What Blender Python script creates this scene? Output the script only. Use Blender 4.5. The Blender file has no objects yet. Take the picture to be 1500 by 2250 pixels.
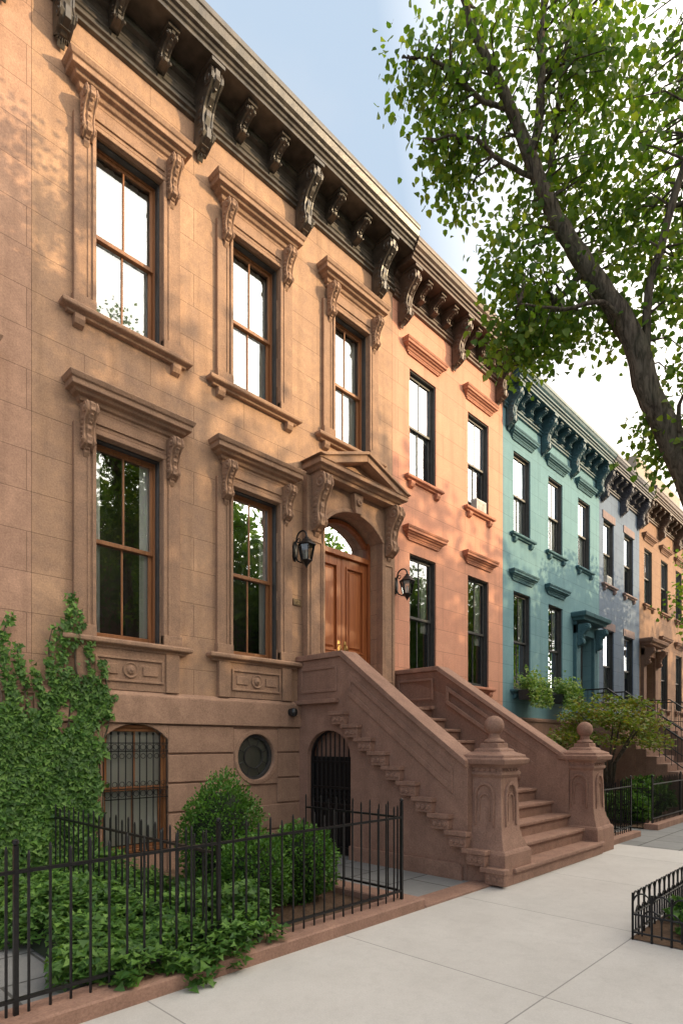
import bpy, math, random
import numpy as np
from mathutils import Vector
R=random.Random(7); NR=np.random.default_rng(5)
scene=bpy.context.scene
scene.view_settings.view_transform='Standard'; scene.view_settings.look='None'; scene.view_settings.exposure=0
COL=scene.collection
WO={}
# ------------------------------------------------------------------ materials
def newmat(name):
    m=bpy.data.materials.new(name); m.use_nodes=True; nt=m.node_tree
    for n in list(nt.nodes): nt.nodes.remove(n)
    out=nt.nodes.new('ShaderNodeOutputMaterial'); return m,nt,out
def nd(nt,t,ins=None,**kw):
    n=nt.nodes.new(t)
    for k,v in kw.items(): setattr(n,k,v)
    if ins:
        for k,v in ins.items():
            if isinstance(v,bpy.types.NodeSocket): nt.links.new(v,n.inputs[k])
            else: n.inputs[k].default_value=v
    return n
def c4(c): return (c[0],c[1],c[2],1)
def mixc(nt,f,a,b,mode='MIX'):
    n=nt.nodes.new('ShaderNodeMix'); n.data_type='RGBA'; n.blend_type=mode
    for i,v in ((0,f),(6,a),(7,b)):
        if isinstance(v,bpy.types.NodeSocket): nt.links.new(v,n.inputs[i])
        else: n.inputs[i].default_value=v if i==0 else c4(v)
    return n.outputs[2]
def ramp(nt,src,a,b,v0=0.0,v1=1.0):
    n=nt.nodes.new('ShaderNodeMapRange'); nt.links.new(src,n.inputs[0])
    n.inputs[1].default_value=a;n.inputs[2].default_value=b;n.inputs[3].default_value=v0;n.inputs[4].default_value=v1
    return n.outputs[0]
def pos(nt): return nt.nodes.new('ShaderNodeNewGeometry').outputs['Position']
def mth(nt,op,a,b=0.0):
    n=nt.nodes.new('ShaderNodeMath'); n.operation=op
    for i,v in enumerate((a,b)):
        if isinstance(v,bpy.types.NodeSocket): nt.links.new(v,n.inputs[i])
        else: n.inputs[i].default_value=v
    return n.outputs[0]
def stone(name,c1,c2,joints=False,bump=.25,rough=.85,c3=None,spec=.25,grain=55.0,mott=.6,streak=.42):
    m,nt,out=newmat(name); P=pos(nt)
    n1=nd(nt,'ShaderNodeTexNoise',{'Vector':P,'Scale':.9,'Detail':7,'Roughness':.65})
    f1=ramp(nt,n1.outputs[0],.35,.68)
    col=mixc(nt,f1,c1,c2)
    n2=nd(nt,'ShaderNodeTexNoise',{'Vector':P,'Scale':4.2,'Detail':8,'Roughness':.74})
    f2=ramp(nt,n2.outputs[0],.38,.68,0,mott)
    col=mixc(nt,f2,col,c3 if c3 else tuple(v*.72 for v in c1))
    n6=nd(nt,'ShaderNodeTexNoise',{'Vector':P,'Scale':1.7,'Detail':6,'Roughness':.7,'Distortion':.8})
    col=mixc(nt,ramp(nt,n6.outputs[0],.54,.66,0,mott*.45),col,tuple(min(1,v*1.28) for v in c2))
    mp=nd(nt,'ShaderNodeMapping',{'Vector':P,'Scale':(6,6,.35)})
    n3=nd(nt,'ShaderNodeTexNoise',{'Vector':mp.outputs[0],'Scale':1.0,'Detail':5})
    f3=ramp(nt,n3.outputs[0],.5,.78,0,streak)
    col=mixc(nt,f3,col,tuple(v*.55 for v in c1))
    n4=nd(nt,'ShaderNodeTexNoise',{'Vector':P,'Scale':grain,'Detail':4,'Roughness':.6})
    g=ramp(nt,n4.outputs[0],.3,.7,.80,1.16)
    gc=nt.nodes.new('ShaderNodeCombineColor')
    for i in range(3): nt.links.new(g,gc.inputs[i])
    col=mixc(nt,1.0,col,gc.outputs[0],'MULTIPLY')
    h=mth(nt,'ADD',n4.outputs[0],mth(nt,'MULTIPLY',n2.outputs[0],1.5))
    if joints:
        sp=nd(nt,'ShaderNodeSeparateXYZ',{0:P}); cb=nd(nt,'ShaderNodeCombineXYZ',{0:sp.outputs[0],1:sp.outputs[2]})
        br=nd(nt,'ShaderNodeTexBrick',{'Vector':cb.outputs[0],'Color1':(.42,.42,.42,1),'Color2':(.58,.58,.58,1),'Mortar':(0,0,0,1),'Scale':1.0,'Mortar Size':.005,'Mortar Smooth':.3,'Brick Width':1.45,'Row Height':.44})
        br.offset=.43
        col=mixc(nt,mth(nt,'MULTIPLY',br.outputs['Fac'],.45),col,tuple(v*.45 for v in c1))
        col=mixc(nt,.25,col,br.outputs['Color'],'OVERLAY')
        h=mth(nt,'SUBTRACT',h,mth(nt,'MULTIPLY',br.outputs['Fac'],1.6))
    b=nd(nt,'ShaderNodeBump',{'Height':h,'Strength':bump,'Distance':.012})
    p=nd(nt,'ShaderNodeBsdfPrincipled',{'Base Color':col,'Roughness':rough,'Normal':b.outputs[0],'Specular IOR Level':spec})
    nt.links.new(p.outputs[0],out.inputs[0]); return m
def barkmat():
    m,nt,out=newmat('bark'); P=pos(nt)
    mp=nd(nt,'ShaderNodeMapping',{'Vector':P,'Scale':(22,22,4.5)})
    v=nd(nt,'ShaderNodeTexNoise',{'Vector':mp.outputs[0],'Scale':1.0,'Detail':8,'Roughness':.65,'Distortion':1.2})
    n=nd(nt,'ShaderNodeTexNoise',{'Vector':P,'Scale':3.0,'Detail':4})
    col=mixc(nt,ramp(nt,v.outputs[0],.38,.62),(.045,.036,.028),(.19,.155,.12))
    col=mixc(nt,ramp(nt,n.outputs[0],.45,.7,0,.4),col,(.10,.11,.07))
    b=nd(nt,'ShaderNodeBump',{'Height':v.outputs[0],'Strength':1.0,'Distance':.04})
    p=nd(nt,'ShaderNodeBsdfPrincipled',{'Base Color':col,'Roughness':.95,'Normal':b.outputs[0],'Specular IOR Level':.2})
    nt.links.new(p.outputs[0],out.inputs[0]); return m
def plain(name,c,rough=.5,metal=0,var=.25,scale=12,bump=.05,spec=.5):
    m,nt,out=newmat(name); P=pos(nt)
    n=nd(nt,'ShaderNodeTexNoise',{'Vector':P,'Scale':scale,'Detail':5})
    col=mixc(nt,ramp(nt,n.outputs[0],.3,.7),tuple(v*(1-var) for v in c),tuple(v*(1+var) for v in c))
    b=nd(nt,'ShaderNodeBump',{'Height':n.outputs[0],'Strength':bump*4,'Distance':.004})
    p=nd(nt,'ShaderNodeBsdfPrincipled',{'Base Color':col,'Roughness':rough,'Metallic':metal,'Normal':b.outputs[0],'Specular IOR Level':spec})
    nt.links.new(p.outputs[0],out.inputs[0]); return m
def wood(name,c1,c2,rough=.45):
    m,nt,out=newmat(name); P=pos(nt)
    mp=nd(nt,'ShaderNodeMapping',{'Vector':P,'Scale':(30,30,1.6)})
    n=nd(nt,'ShaderNodeTexNoise',{'Vector':mp.outputs[0],'Scale':1.0,'Detail':6,'Distortion':.6})
    col=mixc(nt,ramp(nt,n.outputs[0],.3,.7),c1,c2)
    b=nd(nt,'ShaderNodeBump',{'Height':n.outputs[0],'Strength':.12,'Distance':.003})
    p=nd(nt,'ShaderNodeBsdfPrincipled',{'Base Color':col,'Roughness':rough,'Normal':b.outputs[0],'Specular IOR Level':.35})
    nt.links.new(p.outputs[0],out.inputs[0]); return m
def leafmat(name,cols,transl=.35):
    m,nt,out=newmat(name)
    g=nt.nodes.new('ShaderNodeNewGeometry')
    cr=nt.nodes.new('ShaderNodeValToRGB'); nt.links.new(g.outputs['Random Per Island'],cr.inputs[0])
    e=cr.color_ramp.elements; e[0].color=c4(cols[0]); e[-1].color=c4(cols[-1])
    for i in range(1,len(cols)-1):
        x=e.new(i/(len(cols)-1)); x.color=c4(cols[i])
    n=nd(nt,'ShaderNodeTexNoise',{'Vector':g.outputs['Position'],'Scale':1.6,'Detail':3})
    col=mixc(nt,ramp(nt,n.outputs[0],.4,.7,0,.45),cr.outputs[0],tuple(v*.65 for v in cols[0]))
    p=nd(nt,'ShaderNodeBsdfPrincipled',{'Base Color':col,'Roughness':.5,'Specular IOR Level':.35})
    tc=mixc(nt,1.0,col,(1.6,1.55,.5),'MULTIPLY')
    t=nd(nt,'ShaderNodeBsdfTranslucent',{'Color':tc})
    mx=nd(nt,'ShaderNodeMixShader',{0:transl,1:p.outputs[0],2:t.outputs[0]})
    nt.links.new(mx.outputs[0],out.inputs[0]); return m
def glassmat(name,base):
    m,nt,out=newmat(name); P=pos(nt)
    n=nd(nt,'ShaderNodeTexNoise',{'Vector':P,'Scale':2.2,'Detail':1})
    b=nd(nt,'ShaderNodeBump',{'Height':n.outputs[0],'Strength':.14,'Distance':.02})
    tr=nd(nt,'ShaderNodeBsdfTransparent',{'Color':(.88,.90,.88,1)})
    gl=nd(nt,'ShaderNodeBsdfGlossy',{'Color':(.84,.92,1.0,1),'Roughness':.015,'Normal':b.outputs[0]})
    fr=nd(nt,'ShaderNodeFresnel',{'IOR':1.5,'Normal':b.outputs[0]})
    f=mth(nt,'ADD',fr.outputs[0],base)
    mx=nd(nt,'ShaderNodeMixShader',{0:f,1:tr.outputs[0],2:gl.outputs[0]})
    nt.links.new(mx.outputs[0],out.inputs[0]); return m
def cloth(name,c,tr=.15):
    m,nt,out=newmat(name)
    d=nd(nt,'ShaderNodeBsdfDiffuse',{'Color':c4(c)}); t=nd(nt,'ShaderNodeBsdfTranslucent',{'Color':c4(c)})
    mx=nd(nt,'ShaderNodeMixShader',{0:tr,1:d.outputs[0],2:t.outputs[0]}); nt.links.new(mx.outputs[0],out.inputs[0]); return m
def slabs(name,c1,c2,bw,rh,offx,offy,mort=.008,off=0.0,mcol=(.12,.11,.1),var=.12):
    m,nt,out=newmat(name); P=pos(nt)
    mp=nd(nt,'ShaderNodeMapping',{'Vector':P,'Location':(offx,offy,0)})
    br=nd(nt,'ShaderNodeTexBrick',{'Vector':mp.outputs[0],'Color1':(.5-var,)*3+(1,),'Color2':(.5+var,)*3+(1,),'Mortar':(.5,.5,.5,1),'Scale':1.0,'Mortar Size':mort,'Mortar Smooth':.2,'Brick Width':bw,'Row Height':rh})
    br.offset=off
    n1=nd(nt,'ShaderNodeTexNoise',{'Vector':P,'Scale':1.3,'Detail':8,'Roughness':.7})
    n2=nd(nt,'ShaderNodeTexNoise',{'Vector':P,'Scale':130,'Detail':3})
    n3=nd(nt,'ShaderNodeTexNoise',{'Vector':P,'Scale':9,'Detail':6,'Roughness':.7})
    col=mixc(nt,ramp(nt,n1.outputs[0],.35,.7),c1,c2)
    col=mixc(nt,ramp(nt,n3.outputs[0],.5,.8,0,.34),col,tuple(v*.7 for v in c1))
    col=mixc(nt,ramp(nt,n2.outputs[0],.35,.7,0,.25),col,tuple(v*.6 for v in c1))
    col=mixc(nt,.5,col,br.outputs['Color'],'OVERLAY')
    n5=nd(nt,'ShaderNodeTexVoronoi',{'Vector':P,'Scale':2.3}); 
    col=mixc(nt,ramp(nt,n5.outputs['Distance'],.008,.022,.4,0),col,tuple(v*.35 for v in c1))
    col=mixc(nt,mth(nt,'MULTIPLY',br.outputs['Fac'],.85),col,mcol)
    h=mth(nt,'SUBTRACT',n2.outputs[0],mth(nt,'MULTIPLY',br.outputs['Fac'],3))
    b=nd(nt,'ShaderNodeBump',{'Height':h,'Strength':.25,'Distance':.006})
    p=nd(nt,'ShaderNodeBsdfPrincipled',{'Base Color':col,'Roughness':.8,'Normal':b.outputs[0],'Specular IOR Level':.3})
    nt.links.new(p.outputs[0],out.inputs[0]); return m

M={}
M['wall1']=stone('brownstone_wall',(.41,.255,.165),(.49,.31,.195),True,c3=(.29,.19,.14),mott=.9,streak=.55)
M['trim1']=stone('brownstone_trim',(.34,.21,.14),(.40,.25,.165),False,.25,c3=(.23,.15,.11),mott=.85,streak=.55)
M['base1']=stone('brownstone_base',(.36,.225,.16),(.42,.265,.185),False,.3,mott=.8)
M['stoop']=stone('stoop_stone',(.33,.195,.145),(.385,.232,.17),False,.35,mott=.8)
M['wall0']=stone('rose_brownstone',(.43,.265,.19),(.50,.31,.215),True,mott=.85,streak=.55)
M['wall2']=stone('coral_stucco',(.60,.295,.20),(.64,.325,.22),True,.12,c3=(.52,.25,.175),mott=.5)
M['trim2']=stone('coral_trim',(.46,.205,.135),(.52,.24,.155),False,.12)
M['wall3']=stone('teal_stucco',(.15,.285,.325),(.175,.315,.35),True,.12,c3=(.12,.24,.28),mott=.45)
M['trim3']=stone('teal_trim',(.07,.155,.185),(.095,.19,.22),False,.1)
M['wall4']=stone('slate_blue_stucco',(.15,.20,.285),(.175,.23,.315),True,.12,mott=.4)
M['trim4']=stone('mauve_trim',(.27,.20,.20),(.31,.23,.22),False,.12)
M['wall5']=stone('ochre_brownstone',(.295,.175,.115),(.34,.205,.135),True,.2)
M['trim5']=stone('ochre_trim',(.24,.14,.10),(.29,.17,.12),False,.2)
M['corn1']=plain('dark_bronze_paint',(.062,.051,.04),.36,0,.5,7,.35)
M['corn2']=plain('brown_cornice_paint',(.10,.062,.044),.5,0,.35,7,.2)
M['corn3']=plain('teal_cornice_paint',(.045,.105,.13),.5,0,.25,7,.2)
M['corn4']=plain('slate_cornice_paint',(.065,.065,.082),.5,0,.25,7,.2)
M['wood']=wood('oak_sash',(.22,.092,.038),(.32,.145,.063))
M['door']=wood('mahogany_door',(.25,.073,.024),(.39,.132,.044),.42)
M['dark']=plain('dark_sash_paint',(.045,.045,.045),.5)
M['int']=plain('room_interior',(.08,.07,.057),.9)
M['roofm']=plain('tar_roof',(.06,.06,.06),.9)
M['iron']=plain('black_iron',(.014,.014,.015),.38,.3,.3,40,.1)
M['brass']=plain('aged_brass',(.45,.30,.12),.35,.9)
M['dimbrass']=plain('dull_brass',(.42,.30,.15),.6,.2)
M['glassu']=glassmat('window_glass_upper',.20)
M['glassl']=glassmat('window_glass_lower',.19)
M['glasst']=glassmat('transom_glass',.02)
M['lampg']=glassmat('lantern_glass',.12)
M['curt']=cloth('sheer_curtain',(.76,.78,.77))
M['blind']=cloth('roller_blind',(.84,.82,.76),.05)
M['shade']=cloth('grey_shade',(.24,.24,.21),.05)
M['bark']=barkmat()
M['leaf']=leafmat('linden_leaf',[(.065,.145,.024),(.09,.185,.03),(.12,.22,.035),(.165,.27,.042),(.25,.31,.055)],.5)
M['leaf2']=leafmat('street_tree_leaf',[(.06,.12,.028),(.10,.18,.035),(.14,.22,.05)],.45)
M['ivy']=leafmat('ivy_leaf',[(.038,.105,.02),(.066,.16,.032),(.11,.235,.042),(.18,.33,.065)],.22)
M['box']=leafmat('boxwood_leaf',[(.045,.125,.02),(.075,.19,.027),(.13,.26,.038)],.2)
M['maple']=leafmat('maple_leaf',[(.10,.17,.03),(.16,.24,.045),(.24,.27,.06),(.22,.13,.06)],.35)
M['varieg']=leafmat('variegated_leaf',[(.10,.22,.05),(.20,.33,.09),(.42,.48,.23)],.3)
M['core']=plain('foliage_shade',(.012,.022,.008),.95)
M['walk']=slabs('concrete_slabs',(.53,.51,.48),(.61,.59,.56),1.82,1.82,-3.70+1.82*3,5.20+1.82*3,.006,0.0,(.24,.23,.22),.04)
M['blue']=slabs('bluestone_slabs',(.22,.225,.225),(.29,.29,.28),.75,.6,.2,.1,.012,.5,(.06,.06,.055),.12)
M['road']=plain('asphalt',(.055,.055,.057),.9,0,.3,60,.6)
M['kerb']=stone('granite_kerb',(.26,.25,.24),(.33,.32,.30),False,.3)
M['soil']=stone('mulch',(.11,.065,.042),(.19,.12,.075),False,1.0,.95,c3=(.04,.026,.016),grain=38)
M['grd']=stone('earth',(.16,.15,.13),(.2,.185,.16),False,.4)
M['plastic']=plain('black_plastic',(.02,.02,.022),.25)
M['white']=plain('white_enamel',(.5,.5,.48),.5)
M['plaque']=plain('bronze_plaque',(.16,.11,.06),.6,.2)
M['brick']=stone('far_brick',(.26,.12,.085),(.32,.16,.11),False,.3)
M['brick2']=stone('far_brownstone',(.24,.16,.12),(.30,.20,.15),False,.3)
M['beige']=stone('beige_brick',(.36,.30,.24),(.40,.34,.27),False,.3)
M['pane']=plain('far_glass',(.03,.035,.04),.08,0,.2,3,.02)

# ------------------------------------------------------------------ mesh builder
class MB:
    def __init__(s): s.v=[];s.f=[];s.m=[]
    def add(s,vs,fs,m=0):
        o=len(s.v); s.v+= [tuple(v) for v in vs]; s.f+=[tuple(i+o for i in f) for f in fs]; s.m+=[m]*len(fs); return s
    def box(s,x0,x1,y0,y1,z0,z1,m=0):
        return s.add([(x0,y0,z0),(x1,y0,z0),(x1,y1,z0),(x0,y1,z0),(x0,y0,z1),(x1,y0,z1),(x1,y1,z1),(x0,y1,z1)],
          [(0,3,2,1),(4,5,6,7),(0,1,5,4),(1,2,6,5),(2,3,7,6),(3,0,4,7)],m)
    def prism(s,poly,mp,d0,d1,m=0):
        n=len(poly); vs=[mp(p,q,d0) for p,q in poly]+[mp(p,q,d1) for p,q in poly]
        fs=[tuple(range(n)),tuple(range(2*n-1,n-1,-1))]+[(i,i+n,(i+1)%n+n,(i+1)%n) for i in range(n)]
        return s.add(vs,fs,m)
    def xz(s,poly,y0,y1,m=0): return s.prism(poly,lambda p,q,d:(p,d,q),y0,y1,m)
    def yz(s,poly,x0,x1,m=0): return s.prism(poly,lambda p,q,d:(d,p,q),x0,x1,m)
    def band(s,outer,inner,mp,d0,d1,closed=False,m=0):
        n=len(outer); vs=[]
        for (a,b),(c,d) in zip(outer,inner): vs+=[mp(a,b,d0),mp(c,d,d0),mp(c,d,d1),mp(a,b,d1)]
        fs=[]
        for i in range(n if closed else n-1):
            j=(i+1)%n
            for k in range(4): fs.append((4*i+k,4*i+(k+1)%4,4*j+(k+1)%4,4*j+k))
        if not closed: fs+=[(0,3,2,1),(4*n-4,4*n-3,4*n-2,4*n-1)]
        return s.add(vs,fs,m)
    def mould(s,prof,x0,x1,y=0.0,m=0):
        vs=[]
        for p,z in prof: vs+=[(x0-p,y,z),(x0-p,y-p,z),(x1+p,y-p,z),(x1+p,y,z)]
        fs=[]
        for i in range(len(prof)-1):
            for k in range(3): fs.append((4*i+k,4*i+k+1,4*i+5+k,4*i+4+k))
        n=len(prof)*4
        fs+=[(3,2,1,0),(n-4,n-3,n-2,n-1)]
        return s.add(vs,fs,m)
    def tube(s,pts,rad,n=8,m=0):
        pts=[Vector(p) for p in pts]
        if not hasattr(rad,'__len__'): rad=[rad]*len(pts)
        vs=[];up=Vector((0.13,.21,.97))
        for i,p in enumerate(pts):
            d=(pts[min(i+1,len(pts)-1)]-pts[max(i-1,0)]).normalized()
            u=d.cross(up)
            if u.length<.05: u=d.cross(Vector((1,0,0)))
            u.normalize(); w=d.cross(u)
            for k in range(n):
                a=2*math.pi*k/n; vs.append(p+rad[i]*(u*math.cos(a)+w*math.sin(a)))
        fs=[]
        for i in range(len(pts)-1):
            for k in range(n): fs.append((i*n+k,i*n+(k+1)%n,(i+1)*n+(k+1)%n,(i+1)*n+k))
        fs+=[tuple(range(n-1,-1,-1)),tuple(range((len(pts)-1)*n,len(pts)*n))]
        return s.add(vs,fs,m)
    def lathe(s,prof,cx,cy,n=16,rot=0.0,k=1.0,m=0):
        vs=[];fs=[]
        for r,z in prof:
            for i in range(n):
                a=2*math.pi*i/n+rot; vs.append((cx+r*k*math.cos(a),cy+r*k*math.sin(a),z))
        for j in range(len(prof)-1):
            for i in range(n): fs.append((j*n+i,j*n+(i+1)%n,(j+1)*n+(i+1)%n,(j+1)*n+i))
        fs+=[tuple(range(n-1,-1,-1)),tuple(range((len(prof)-1)*n,len(prof)*n))]
        return s.add(vs,fs,m)
    def disc(s,prof,mp,n=20,m=0):
        vs=[];fs=[]
        for r,d in prof:
            for i in range(n):
                a=2*math.pi*i/n; vs.append(mp(r*math.cos(a),r*math.sin(a),d))
        for j in range(len(prof)-1):
            for i in range(n): fs.append((j*n+i,j*n+(i+1)%n,(j+1)*n+(i+1)%n,(j+1)*n+i))
        fs+=[tuple(range(n-1,-1,-1)),tuple(range((len(prof)-1)*n,len(prof)*n))]
        return s.add(vs,fs,m)
def sq(prof,cx,cy,mb): return mb.lathe(prof,cx,cy,4,math.pi/4,math.sqrt(2))

def make(name,mb,mats,parent=None,origin=None,bevel=0,smooth=False,seg=1,ang=35):
    import bmesh
    if not isinstance(mats,(list,tuple)): mats=[mats]
    v=np.array(mb.v,dtype=float)
    if origin is None:
        lo=v.min(0);hi=v.max(0); origin=((lo[0]+hi[0])/2,(lo[1]+hi[1])/2,lo[2])
    o=np.array(origin,dtype=float)
    me=bpy.data.meshes.new(name); me.from_pydata([tuple(p) for p in (v-o)],[],mb.f)
    for k in mats: me.materials.append(M[k])
    me.polygons.foreach_set('material_index',mb.m)
    bm=bmesh.new(); bm.from_mesh(me); bmesh.ops.recalc_face_normals(bm,faces=bm.faces); bm.to_mesh(me); bm.free()
    if smooth:
        me.polygons.foreach_set('use_smooth',[True]*len(me.polygons))
        try: me.set_sharp_from_angle(angle=math.radians(ang))
        except Exception: pass
    ob=bpy.data.objects.new(name,me); COL.objects.link(ob); place(ob,tuple(o),parent)
    if bevel:
        b=ob.modifiers.new('bevel','BEVEL'); b.width=bevel; b.segments=seg; b.limit_method='ANGLE'; b.angle_limit=math.radians(40)
    return ob
def place(ob,o,parent):
    WO[ob.name]=o
    if parent is not None:
        po=WO[parent.name]; ob.parent=parent; ob.location=(o[0]-po[0],o[1]-po[1],o[2]-po[2])
    else: ob.location=o
def empty(name,o,label,cat,group=None):
    e=bpy.data.objects.new(name,None); e.empty_display_size=.3; COL.objects.link(e); place(e,o,None); tag(e,label,cat,group); return e
def tag(o,label,cat,group=None):
    o['label']=label; o['category']=cat
    if group: o['group']=group
    return o
def struct(o): o['kind']='structure'; return o

# ------------------------------------------------------------------ leaves
HEART=(np.array([(0,0,0),(-.42,.12,.10),(-.40,.55,.12),(0,1.0,-.06),(.40,.55,.12),(.42,.12,.10)]),[(0,3,2,1),(0,5,4,3)])
IVY=(np.array([(0,.05,0),(-.55,-.02,.08),(-.26,.42,.05),(0,.95,-.04),(.26,.42,.05),(.55,-.02,.08)]),[(0,3,2,1),(0,5,4,3)])
OVAL=(np.array([(0,0,0),(-.28,.3,.08),(-.24,.7,.08),(0,1,0),(.24,.7,.08),(.28,.3,.08)]),[(0,3,2,1),(0,5,4,3)])
def unit(a): return a/np.maximum(np.linalg.norm(a,axis=1,keepdims=True),1e-6)
def leafmesh(name,C,S,D,Nn,tpl,mats,parent,origin,extra=None):
    T,F=tpl; n=len(C); Y=unit(D); X=unit(np.cross(Y,Nn)); Z=np.cross(X,Y)
    V=(C[:,None,:]+S[:,None,None]*(T[None,:,0,None]*X[:,None,:]+T[None,:,1,None]*Y[:,None,:]+T[None,:,2,None]*Z[:,None,:])).reshape(-1,3)-np.array(origin)
    nv=len(T); loops=np.array(F).reshape(-1); L=(loops[None,:]+(np.arange(n)*nv)[:,None]).reshape(-1)
    ev=[];ef=[]
    if extra: ev=[tuple(np.array(p)-np.array(origin)) for p in extra.v]; ef=extra.f
    base=len(V); nl=len(L)
    el=[i+base for f in ef for i in f]
    me=bpy.data.meshes.new(name)
    me.vertices.add(base+len(ev)); me.vertices.foreach_set('co',np.concatenate([V.reshape(-1),np.array(ev).reshape(-1)]) if ev else V.reshape(-1))
    me.loops.add(nl+len(el)); me.loops.foreach_set('vertex_index',np.concatenate([L,np.array(el,dtype=int)]).astype(np.int32) if el else L.astype(np.int32))
    starts=list(range(0,nl,4)); p=nl
    for f in ef: starts.append(p); p+=len(f)
    me.polygons.add(len(starts)); me.polygons.foreach_set('loop_start',np.array(starts,dtype=np.int32))
    try: me.polygons.foreach_set('loop_total',np.array([4]*(nl//4)+[len(f) for f in ef],dtype=np.int32))
    except Exception: pass
    for k in mats: me.materials.append(M[k])
    me.polygons.foreach_set('material_index',[0]*(nl//4)+[1]*len(ef))
    me.update(calc_edges=True); me.validate()
    ob=bpy.data.objects.new(name,me); COL.objects.link(ob); place(ob,origin,parent); return ob
def rnd(n): return NR.normal(size=(n,3))

# ------------------------------------------------------------------ architecture parts
TT=[(0,.92),(.06,1.0),(.14,1.05),(.22,1.02),(.30,.86),(.38,.68),(.48,.54),(.58,.47),(.68,.45),(.76,.50),(.84,.56),(.91,.48),(.96,.30),(1,.12)]
def console(mb,x,w,zt,h,pt,y=0.0,carve=.022):
    def poly(e,wig=0):
        pts=[]
        for i,(t,p) in enumerate(TT):
            pts.append((y-(p*pt+e+(wig*(.5 if i%2 else -.5))),zt-t*h))
        return [(y+.0,zt)]+pts+[(y+.0,zt-h)]
    mb.yz(poly(0),x-w/2,x+w/2)
    mb.yz([(a,b) for a,b in poly(.018,carve)],x-w*.20,x+w*.20)
    for sx in(-1,1):
        c=x+sx*w*.42; mb.yz(poly(.012),c-w*.07,c+w*.07)
        for t,r in((.15,.115),(.83,.075)):
            pr=[q for tt,q in TT if tt>=t][0]*pt
            cy=y-pr+r*h*.75; cz=zt-t*h
            mb.disc([(r*h,0),(r*h,.012),(r*h*.72,.014),(r*h*.66,.004),(r*h*.4,.006),(r*h*.3,.02),(0.002,.024)],lambda a,b,d,cy=cy,cz=cz,sx=sx:(x+sx*(w/2+d),cy+a,cz+b),12)
        for j,t in enumerate((.36,.46,.56,.66)):      # acanthus leaf lobes on the flanks
            pr=[q for tt,q in TT if tt>=t][0]*pt; cz=zt-t*h; r=.055*h
            mb.disc([(r,0),(r*.7,.010),(.002,.013)],lambda a,b,d,cz=cz,pr=pr,sx=sx,r=r:(x+sx*(w/2+d),y-pr*.62+a*1.2,cz+b*.8),8)
    for k in range(3):
        t=.30+.14*k; pr=[q for tt,q in TT if tt>=t][0]*pt
        mb.disc([(w*.16,pr+.015),(w*.13,pr+.034),(.002,pr+.04)],lambda a,b,d,t=t:(x+a,y-d,zt-t*h+b*.8),8)
    mb.yz([(y,zt-h),(y-.03,zt-h+.02),(y-.035,zt-h-.03),(y-.01,zt-h-.07),(y,zt-h-.08)],x-w*.25,x+w*.25)
def wallgrid(mb,x0,x1,z0,z1,ops,y=0.0,depth=.25,m=0):
    xs=sorted(set([x0,x1]+[v for o in ops for v in o[:2]])); zs=sorted(set([z0,z1]+[v for o in ops for v in o[2:4]]))
    for i in range(len(xs)-1):
        for j in range(len(zs)-1):
            cx=(xs[i]+xs[i+1])/2; cz=(zs[j]+zs[j+1])/2
            if any(o[0]<cx<o[1] and o[2]<cz<o[3] for o in ops): continue
            mb.add([(xs[i],y,zs[j]),(xs[i+1],y,zs[j]),(xs[i+1],y,zs[j+1]),(xs[i],y,zs[j+1])],[(0,1,2,3)],m)
    for a,b,c,d in [o[:4] for o in ops]:
        Y=y+depth
        mb.add([(a,y,c),(b,y,c),(b,y,d),(a,y,d),(a,Y,c),(b,Y,c),(b,Y,d),(a,Y,d)],[(0,4,5,1),(1,5,6,2),(2,6,7,3),(3,7,4,0)],m)
def arcpts(cx,half,zs,zt,n=14):
    r=zt-zs; rad=(half*half+r*r)/(2*r); cz=zt-rad; a=math.asin(min(1,half/rad))
    return [(cx+rad*math.sin(-a+2*a*i/n),cz+rad*math.cos(-a+2*a*i/n)) for i in range(n+1)]

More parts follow.
